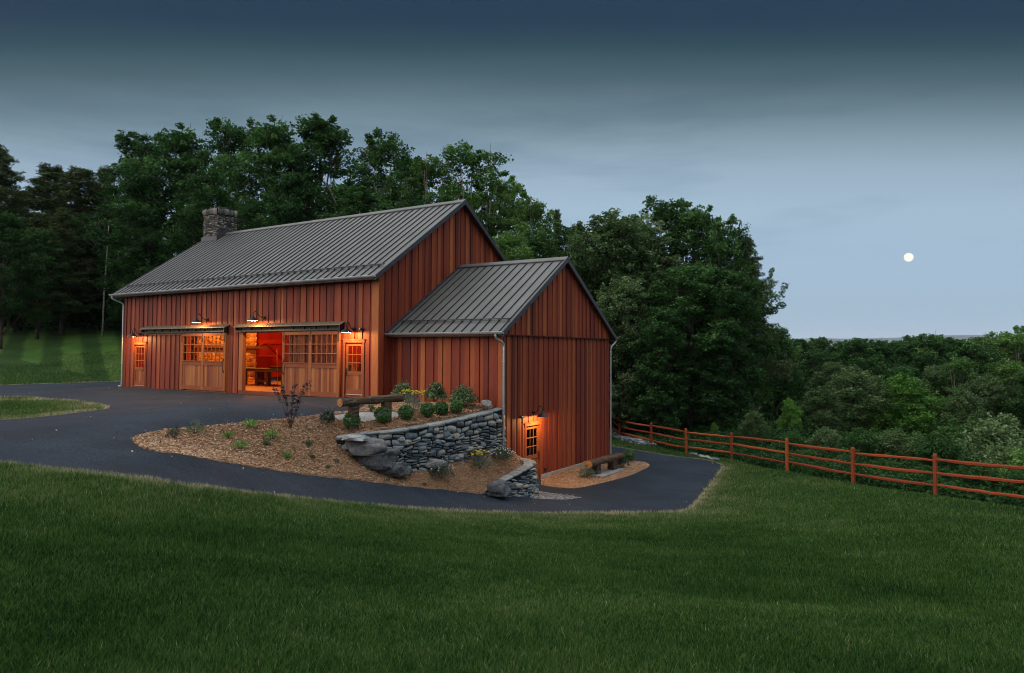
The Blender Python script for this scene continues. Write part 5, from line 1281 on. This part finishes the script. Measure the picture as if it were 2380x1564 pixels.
# ------------------------------------------------------------------ garden plants
def plant(name, at, r, hgt, mat, label, cat, group=None, n=26, per=26, leaf=.05, kind='mound', fl=None, seed=0, aspect=.5, tones=(.2, .8)):
    rn = np.random.RandomState(seed + 100); x, y, z = at; root = empty(name, (x, y, z), rn.rand() * 6, label, cat, group); C = []; st = MB()
    for i in range(n):
        a = rn.rand() * 2 * PI; q = rn.rand() ** .5
        if kind == 'ball':
            d = rn.randn(3); d /= np.linalg.norm(d); d[2] = max(d[2], -.75); c = np.array((0, 0, hgt * .5)) + d * np.array((r, r, hgt * .5)) * .86
        elif kind == 'mound': c = np.array((math.cos(a) * r * q * .85, math.sin(a) * r * q * .85, hgt * (.12 + .78 * (1 - q * q * .75) * rn.uniform(.35, 1))))
        elif kind == 'stems': t = rn.rand() ** .6; sa = int(rn.rand() * 9) * .7; c = np.array((math.cos(sa) * r * t, math.sin(sa) * r * t, hgt * (.12 + .88 * t) * rn.uniform(.85, 1.05)))
        C.append(c)
    if kind != 'ball':
        for i in range(7 if kind != 'stems' else 9):
            sa = i * .7 if kind == 'stems' else i * .9; e = np.array((math.cos(sa) * r * .9, math.sin(sa) * r * .9, hgt * .95)); st.tube([(0, 0, -.03), (e[0] * .45, e[1] * .45, hgt * .45), tuple(e)], [.008, .006, .003], 4)
        st.build('stems', M_bark, root)
    sp = r * (.16 if kind == 'ball' else .26 if kind == 'mound' else .12)
    leaf_obj('foliage', [leaf_arrays(np.array(C), per, sp, leaf, rn.uniform(tones[0], tones[1], len(C)), aspect=aspect, seed=seed, flat=.9)], mat, root)
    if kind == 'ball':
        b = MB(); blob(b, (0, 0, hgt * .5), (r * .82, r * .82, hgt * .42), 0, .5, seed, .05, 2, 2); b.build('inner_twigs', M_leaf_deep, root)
    if fl:
        fm, cnt, size, mode = fl; P = []
        for i in range(cnt):
            a = rn.rand() * 2 * PI; q = rn.rand() ** .5
            P.append((math.cos(a) * r * q, math.sin(a) * r * q, hgt * (1.0 + rn.uniform(-.05, .22)) if mode == 'top' else hgt * (.25 + .75 * (1 - q * .6) * rn.uniform(.6, 1.1))))
        if mode == 'top':
            f = MB()
            for px, py, pz in P: f.lathe([(0, .012), (size * .7, .01), (size, 0), (size * .6, -.012), (0, -.015)], (px, py, pz), 8); 
            f.build('flowers', fm, root, True); s2 = MB()
            for px, py, pz in P: s2.tube([(px * .4, py * .4, hgt * .5), (px, py, pz)], .004, 4)
            s2.build('flower_stems', mat, root)
        else: leaf_obj('flowers', [leaf_arrays(np.array(P), 3, size * .5, size, rn.rand(len(P)), aspect=.9, seed=seed)], fm, root)
    return root
def z3(x, y): return hit((1250 + x / 3.128) / 1.6141, (1400 + y / 3.128) / 1.6141)
def z7(x, y): return hit((450 + x / 2.6444) / 1.6141, (1400 + y / 2.6444) / 1.6141)
def z5(x, y): return hit((2150 + x / 3.128) / 1.6141, (1450 + y / 3.128) / 1.6141)
GB = 'clipped boxwood balls on the upper bed'
for i, (x, y, d, lab) in enumerate([(215, 662, 185, 'boxwood ball at the left, largest, in front of the bench post'), (577, 600, 185, 'boxwood ball right of the bench post, second from left'), (850, 568, 172, 'boxwood ball in front of the yellow flowers'), (1105, 524, 160, 'boxwood ball left of the close pair'), (1265, 497, 150, 'boxwood ball in front of the middle leafy shrub'), (1445, 480, 142, 'boxwood ball, rightmost and smallest on the upper bed')]):
    q = z3(x, y - 8); D = float((np.array(q) - CC) @ CF); dm = d / 3.128 / 1.6141 * D / FPX
    plant('boxwood', q, dm * .57, dm * 1.13, M_leaf_box, lab, 'bush', GB, n=240, per=22, leaf=.032, kind='ball', seed=i)
q = z5(655, 882); plant('boxwood', q, .31, .62, M_leaf_box, 'clipped boxwood ball behind the lower log bench', 'bush', n=240, per=20, leaf=.034, kind='ball', seed=9)
GR = 'leafy shrubs against the upper wing wall'
for i, (px, py, r, hh, lab) in enumerate([(1.6, -.35, .52, .95, 'leafy shrub against the wing wall left, behind the yellow flowers'), (3.0, -.15, .46, .9, 'leafy shrub against the wing wall, the middle one of three'), (4.3, -.25, .62, .9, 'largest leafy shrub against the wing wall near the downspout')]):
    plant('rhododendron', (px, py, h1(px, py)), r * .88, hh * .95, M_leaf_shrub, lab, 'shrub', GR, n=150, per=12, leaf=.10, aspect=.35, seed=20 + i)
q = z3(930, 455); plant('yellow_flower_plant', q, .42, .62, M_leaf_grey, 'tall loose plant with yellow flowers behind the boxwoods', 'flowers', n=70, per=14, leaf=.06, aspect=.25, kind='mound', fl=(M_yellow, 42, .035, 'top'), seed=31)
q = z3(445, 452); plant('young_plant', q, .13, .32, M_leaf_shrub, 'slim young plant in the mulch behind the upper bench', 'plant', n=24, per=12, leaf=.05, seed=32)
q = z3(1715, 1115); plant('yarrow_plant', q, .42, .52, M_leaf_grey, 'silvery yarrow with flat yellow heads below the stone wall', 'flowers', n=130, per=18, leaf=.05, aspect=.2, fl=(M_yellow, 26, .055, 'top'), seed=33)
q = z3(1975, 1015); plant('white_rose_shrub', q, .48, .5, M_leaf_deep, 'dark shrub with white flowers beside the downspout foot', 'shrub', n=110, per=16, leaf=.045, fl=(M_petal, 60, .04, 'mix'), seed=34)
q = z3(1265, 1240); plant('white_rose_shrub', q, .46, .62, M_leaf_deep, 'dark shrub with small white flowers below the middle of the stone wall', 'shrub', n=110, per=15, leaf=.045, fl=(M_petal, 40, .026, 'mix'), seed=35)
q = z7(1690, 540); plant('purple_leaf_shrub', q, .52, 1.3, M_leaf_purple, 'tall open purple leaved shrub at the driveway edge', 'shrub', n=80, per=11, leaf=.065, kind='stems', seed=36, aspect=.5)
q = z7(2062, 498); plant('blue_flower_plant', q, .26, .52, M_leaf_deep, 'dark leafy plant with blue flower spike beside the flagstones', 'plant', n=50, per=16, leaf=.06, fl=(M_blue, 8, .03, 'mix'), seed=37)
GP = 'small perennials in the mulch'
for i, (x, y, r, hh, m_, lab) in enumerate([
 (530, 648, .19, .36, M_leaf_deep, 'dark rounded plant near the left tip of the mulch bed'), (745, 600, .27, .34, M_leaf_shrub, 'green mound second from the left tip of the bed'), (1070, 640, .16, .2, M_leaf_lime, 'small light green mound between two larger ones in mid bed'),
 (1293, 538, .24, .27, M_leaf_lime, 'bright green mound at the driveway edge in mid bed'), (1195, 745, .23, .24, M_leaf_lime, 'bright green mound lowest in the middle of the bed'), (1455, 715, .11, .18, M_leaf_shrub, 'small green tuft right below the yellowish mound'), (1505, 652, .24, .3, M_leaf_lime, 'yellowish green feathery mound left of the purple shrub'),
 (1870, 722, .13, .16, M_leaf_shrub, 'small green tuft right of the purple shrub'), (1655, 836, .14, .18, M_leaf_lime, 'small green tuft low on the bed slope'), (1905, 835, .09, .07, M_leaf_shrub, 'tiny green sprig left of the wall boulders'), (2140, 875, .09, .07, M_leaf_shrub, 'tiny green sprig just left of the biggest boulder'), (2055, 935, .08, .06, M_leaf_shrub, 'tiny green sprig close to the lower driveway edge')]):
    plant('perennial', z7(x, y), r, hh, m_, lab, 'plant', GP, n=int(26 + 120 * r), per=16, leaf=.034, aspect=.3, seed=40 + i)
for i, (x, y, lab) in enumerate([(35, 1035, 'tiny dark sprig on the slope below the leftmost boulder'), (400, 1130, 'tiny sprig at the foot of the lower boulder'), (620, 1258, 'tiny sprig between boulder and driveway'), (1065, 1315, 'tiny sprig at the driveway edge below the white flowers')]):
    plant('perennial', z3(x, y), .1, .07, M_leaf_shrub, lab, 'plant', GP, n=16, per=12, leaf=.03, seed=60 + i)
q = z5(165, 1065); plant('leafy_shrub', q, .36, .5, M_leaf_grey, 'loose pale leaved shrub at the near post of the lower bench', 'shrub', n=60, per=14, leaf=.075, aspect=.35, seed=71)
q = z5(575, 955); plant('leafy_shrub', q, .34, .55, M_leaf_deep, 'dark shrub behind the far post of the lower bench', 'shrub', n=80, per=16, leaf=.05, seed=72)

# ------------------------------------------------------------------ grass blades
def grass():
    n = 2300000; ang = rs.uniform(-math.radians(58), math.radians(52), n); r = np.exp(rs.uniform(math.log(2.4), math.log(62), n))
    fx, fy = CF[:2] / np.linalg.norm(CF[:2]); rx, ry = CR[:2] / np.linalg.norm(CR[:2])
    X = CC[0] + r * (np.cos(ang) * fx + np.sin(ang) * rx); Y = CC[1] + r * (np.cos(ang) * fy + np.sin(ang) * ry)
    P = np.column_stack([X, Y]); ok = np.ones(n, bool)
    ok &= ~(pip(road_poly, P) & ~pip(island, P)); ok &= ~pip(bed_poly, P)
    ok &= ~((X > -18.4) & (X < 5.5) & (Y > -.1) & (Y < 11))
    # stop at the fence line on the right
    fl = np.array([p[:2] for p in order]); fl = np.concatenate([fl[2:], [[22, -12], [34, -30]]])
    behind = pip(np.concatenate([fl[:9], [[60, -25], [60, 40], [8, 40]]]), P)
    ok &= ~behind
    P = P[ok]; r = r[ok]; n = len(P); Z = h(P)
    E = np.array(wob([tuple(q[:2]) for q in road_poly[:160]], 0, 0) + [tuple(q) for q in island]); E = np.array(densify([tuple(e) for e in E], .35))
    near = np.full(n, 9.0); idx = np.where((P[:, 0] < 22) & (r > 7))[0]
    for i in range(0, len(idx), 8000):
        j = idx[i:i + 8000]; near[j] = np.sqrt(((P[j][:, None] - E[None]) ** 2).sum(2)).min(1)
    # clumpy colour and height
    f1 = np.sin(P[:, 0] * 2.1 + 1.3 * np.sin(P[:, 1] * 1.7)) * np.sin(P[:, 1] * 2.4 + 1.1 * np.sin(P[:, 0] * 1.3)); f2 = np.sin(P[:, 0] * 6.3 + np.sin(P[:, 1] * 5.1) * 2) * np.sin(P[:, 1] * 7.1 + np.sin(P[:, 0] * 4.2) * 2)
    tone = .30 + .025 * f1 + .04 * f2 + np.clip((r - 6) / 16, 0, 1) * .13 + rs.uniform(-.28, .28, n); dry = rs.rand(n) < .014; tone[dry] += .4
    ew = .38 + .3 * np.sin(P[:, 0] * 3.1 + 2 * np.sin(P[:, 1] * 2.3)) * np.sin(P[:, 1] * 3.7); ed = np.clip(1 - near / ew, 0, 1); tone += ed * rs.uniform(.2, .7, n)
    ed2 = np.clip(1 - near / 2.6, 0, 1); tone += ed2 * (.20 + .05 * f1) + np.clip(1 - near / 5, 0, 1) * .05 * (P[:, 0] > 8)
    # mowing stripes on the left far lawn
    far = (P[:, 0] < -18) & (P[:, 1] > 3); lat = (P[far] - CC[:2]) @ np.array([.85, .53]); lat = P[far] @ np.array([1.05, 2.25]); tone[far] += .06 + .09 * np.sign(np.sin(lat + 1.0))
    hh = (.05 + .008 * f1 + .024 * rs.rand(n)) * (1 + .012 * r); hh *= np.where(near < .5, 1.25, 1)
    w = .0016 * (r / 3) ** .8 + .0005
    hh = np.clip(hh, .03, .12); a = rs.rand(n) * 2 * PI; la = rs.rand(n) * 2 * PI; lean = rs.uniform(.1, .75, n) * hh
    B = np.column_stack([P, Z - .005]); A = np.column_stack([np.cos(a) * w, np.sin(a) * w, np.zeros(n)]); Ld = np.column_stack([np.cos(la) * lean, np.sin(la) * lean, np.zeros(n)]); U = np.column_stack([np.zeros(n), np.zeros(n), hh])
    nearm = r < 8
    b, a_, l_, u_ = B[nearm], A[nearm], Ld[nearm], U[nearm]; k = len(b)
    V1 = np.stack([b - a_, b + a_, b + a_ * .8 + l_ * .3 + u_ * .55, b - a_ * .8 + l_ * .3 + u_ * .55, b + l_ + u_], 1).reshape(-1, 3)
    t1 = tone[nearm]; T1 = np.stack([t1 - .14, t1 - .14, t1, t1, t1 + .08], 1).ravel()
    i0 = np.arange(k) * 5; L1 = np.stack([i0, i0 + 1, i0 + 2, i0 + 3, i0 + 3, i0 + 2, i0 + 4], 1).ravel(); S1 = np.stack([np.arange(k) * 7, np.arange(k) * 7 + 4], 1).ravel()
    b, a_, l_, u_ = B[~nearm], A[~nearm], Ld[~nearm], U[~nearm]; k2 = len(b)
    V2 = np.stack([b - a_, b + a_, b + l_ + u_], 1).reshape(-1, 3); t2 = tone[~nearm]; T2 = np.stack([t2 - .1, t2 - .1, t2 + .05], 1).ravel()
    o1 = len(V1); L2 = np.arange(3 * k2) + o1; S2 = np.arange(k2) * 3 + len(L1)
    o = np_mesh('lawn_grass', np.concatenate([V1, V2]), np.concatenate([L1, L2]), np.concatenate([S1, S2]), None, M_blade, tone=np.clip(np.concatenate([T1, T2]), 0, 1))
    tag(o, 'dense green lawn grass with straw coloured blades along the driveway', 'grass', kind='stuff')
    print('blades', n)
grass()
def litter():
    P = rs.rand(9000, 2) * np.array([44, 34]) + np.array([-30, -16]); P = P[pip(road_poly, P) & ~pip(island, P) & ~pip(bed_poly, P) & ~((P[:, 0] < 5.4) & (P[:, 1] > -.2))]
    E = np.array(densify([tuple(q[:2]) for q in list(road_poly)] + [], .5)); E = np.concatenate([E, np.array(densify([tuple(q) for q in bed_poly], .5))])
    d = np.linalg.norm(P[:, None] - E[None], axis=2).min(1); keep = rs.rand(len(P)) < np.where(d < .4, .9, .07); P = P[keep]
    C = np.column_stack([P, h(P) + .012]); o = leaf_obj('leaf_litter', [leaf_arrays(C, 1, .01, .045, rs.rand(len(C)), seed=91)], M_chip); tag(o, 'tiny dry leaves and wood chips strewn over the asphalt near its edges', 'leaf litter', kind='stuff')
litter()

# ------------------------------------------------------------------ moon, world, sun, air
mp = at_depth(2111, 598, 18000); m = MB(); m.lathe([(math.sin(PI * k / 24) * 110, -math.cos(PI * k / 24) * 110) for k in range(25)], (0, 0, 0), 40)
mo = m.build('moon', M_moon, None, True); mo.location = tuple(mp); tag(mo, 'small bright full moon in the evening sky on the right', 'moon')

SUN_EL, SUN_AZ = math.radians(9), math.radians(217)   # azimuth clockwise from +Y
w = bpy.data.worlds.new('World'); scn.world = w; w.use_nodes = True; nt = w.node_tree; nt.nodes.clear(); L = nt.links
sky = N(nt, 'ShaderNodeTexSky'); sky.sky_type = 'NISHITA'; sky.sun_disc = False; sky.sun_elevation = SUN_EL; sky.sun_rotation = SUN_AZ
tc = N(nt, 'ShaderNodeTexCoord'); sep = N(nt, 'ShaderNodeSeparateXYZ'); L.new(tc.outputs['Generated'], sep.inputs[0])
def el(y): 
    v = ray(1189.5, y); return v[2] / np.linalg.norm(v[:2])
mpn = N(nt, 'ShaderNodeMapping'); mpn.inputs['Scale'].default_value = (1, 1, 6.5); L.new(tc.outputs['Generated'], mpn.inputs[0])
cl = noise(nt, mpn.outputs[0], 2.6, 7, .55); cl2 = noise(nt, mpn.outputs[0], 1.1, 4, .5)
fh = CF[:2] / np.linalg.norm(CF[:2])
dh = N(nt, 'ShaderNodeVectorMath'); dh.operation = 'DOT_PRODUCT'; L.new(tc.outputs['Generated'], dh.inputs[0]); dh.inputs[1].default_value = (fh[0], fh[1], 0)
qz = addm(nt, sep.outputs[2], addm(nt, dh.outputs['Value'], .62, 'MAXIMUM'), 'DIVIDE')
zj = addm(nt, qz, addm(nt, addm(nt, cl2, .5, 'SUBTRACT'), .03, 'MULTIPLY'))
stops = [(-.02, (.33, .46, .60)), (el(780), (.345, .49, .62)), (el(600), (.36, .51, .665)), (el(480), (.36, .50, .63)), (el(390), (.31, .43, .54)), (el(320), (.225, .325, .40)), (el(250), (.135, .212, .262)), (el(180), (.064, .122, .152)), (el(110), (.020, .062, .086)), (el(50), (.009, .036, .074)), (el(0), (.008, .034, .070)), (.66, (.04, .08, .12)), (.85, (1.12, 1.19, 1.3)), (1.3, (1.34, 1.42, 1.52))]
mr = N(nt, 'ShaderNodeMapRange'); mr.inputs[1].default_value = -.05; mr.inputs[2].default_value = 1.5; L.new(zj, mr.inputs[0])
base = ramp(nt, mr.outputs[0], [((p + .05) / 1.55, c) for p, c in stops])
cm = ramp(nt, cl, [(.43, (0, 0, 0)), (.66, (1, 1, 1))])
band = ramp(nt, qz, [(el(620), (0, 0, 0)), (el(460), (1, 1, 1)), (el(250), (.8, .8, .8)), (el(120), (0, 0, 0))])
cmb = mix(nt, 1, cm, band, 'MULTIPLY')
base = mix(nt, cmb, base, mix(nt, 1, base, (.64, .71, .75), 'MULTIPLY'))
# afterglow of the evening behind the camera
dt = N(nt, 'ShaderNodeVectorMath'); dt.operation = 'DOT_PRODUCT'; L.new(tc.outputs['Generated'], dt.inputs[0]); dt.inputs[1].default_value = (-.58, -.81, .1)
gl = ramp(nt, dt.outputs['Value'], [(.33, (0, 0, 0)), (.6, (.6, .55, .53)), (1, (1.7, 1.5, 1.4))])
base = mix(nt, 1, base, gl, 'ADD')
bg1 = N(nt, 'ShaderNodeBackground'); L.new(base, bg1.inputs[0]); bg1.inputs[1].default_value = 1.0
bg2 = N(nt, 'ShaderNodeBackground'); L.new(sky.outputs[0], bg2.inputs[0]); bg2.inputs[1].default_value = .001
ad = N(nt, 'ShaderNodeAddShader'); L.new(bg1.outputs[0], ad.inputs[0]); L.new(bg2.outputs[0], ad.inputs[1])
ow = N(nt, 'ShaderNodeOutputWorld'); L.new(ad.outputs[0], ow.inputs[0])
w.cycles.sampling_method = 'MANUAL'; w.cycles.sample_map_resolution = 512
sd = bpy.data.lights.new('sun', 'SUN'); sd.energy = .5; sd.angle = math.radians(30); sd.color = (1, .86, .76)
so = bpy.data.objects.new('sun', sd); COL.objects.link(so)
dirv = Vector((math.sin(SUN_AZ) * math.cos(SUN_EL), math.cos(SUN_AZ) * math.cos(SUN_EL), math.sin(SUN_EL)))
so.rotation_euler = dirv.to_track_quat('Z', 'Y').to_euler()

HAZE = True
if HAZE:
    m_, nt, _, L = newmat('haze'); v = N(nt, 'ShaderNodeVolumePrincipled'); v.inputs['Density'].default_value = .00005; v.inputs['Color'].default_value = (.86, .92, 1, 1); v.inputs['Anisotropy'].default_value = .1
    o = N(nt, 'ShaderNodeOutputMaterial'); L.new(v.outputs[0], o.inputs['Volume'])
    hz = MB(); hz.box((-14500, -14500, -140), (14500, 14500, 330)); ho = hz.build('haze', m_); tag(ho, 'thin blue evening haze over the valley', 'haze', kind='stuff')

scn.view_settings.view_transform = 'Standard'; scn.view_settings.look = 'None'; scn.view_settings.exposure = 0; scn.view_settings.gamma = 1
scn.cycles.max_bounces = 6; scn.cycles.diffuse_bounces = 3; scn.cycles.glossy_bounces = 2; scn.cycles.transmission_bounces = 4; scn.cycles.transparent_max_bounces = 6; scn.cycles.volume_bounces = 0
scn.cycles.use_denoising = True
scn.cycles.filter_width = 1.05
scn.cycles.sample_clamp_indirect = 4
scn.cycles.caustics_reflective = False; scn.cycles.caustics_refractive = False
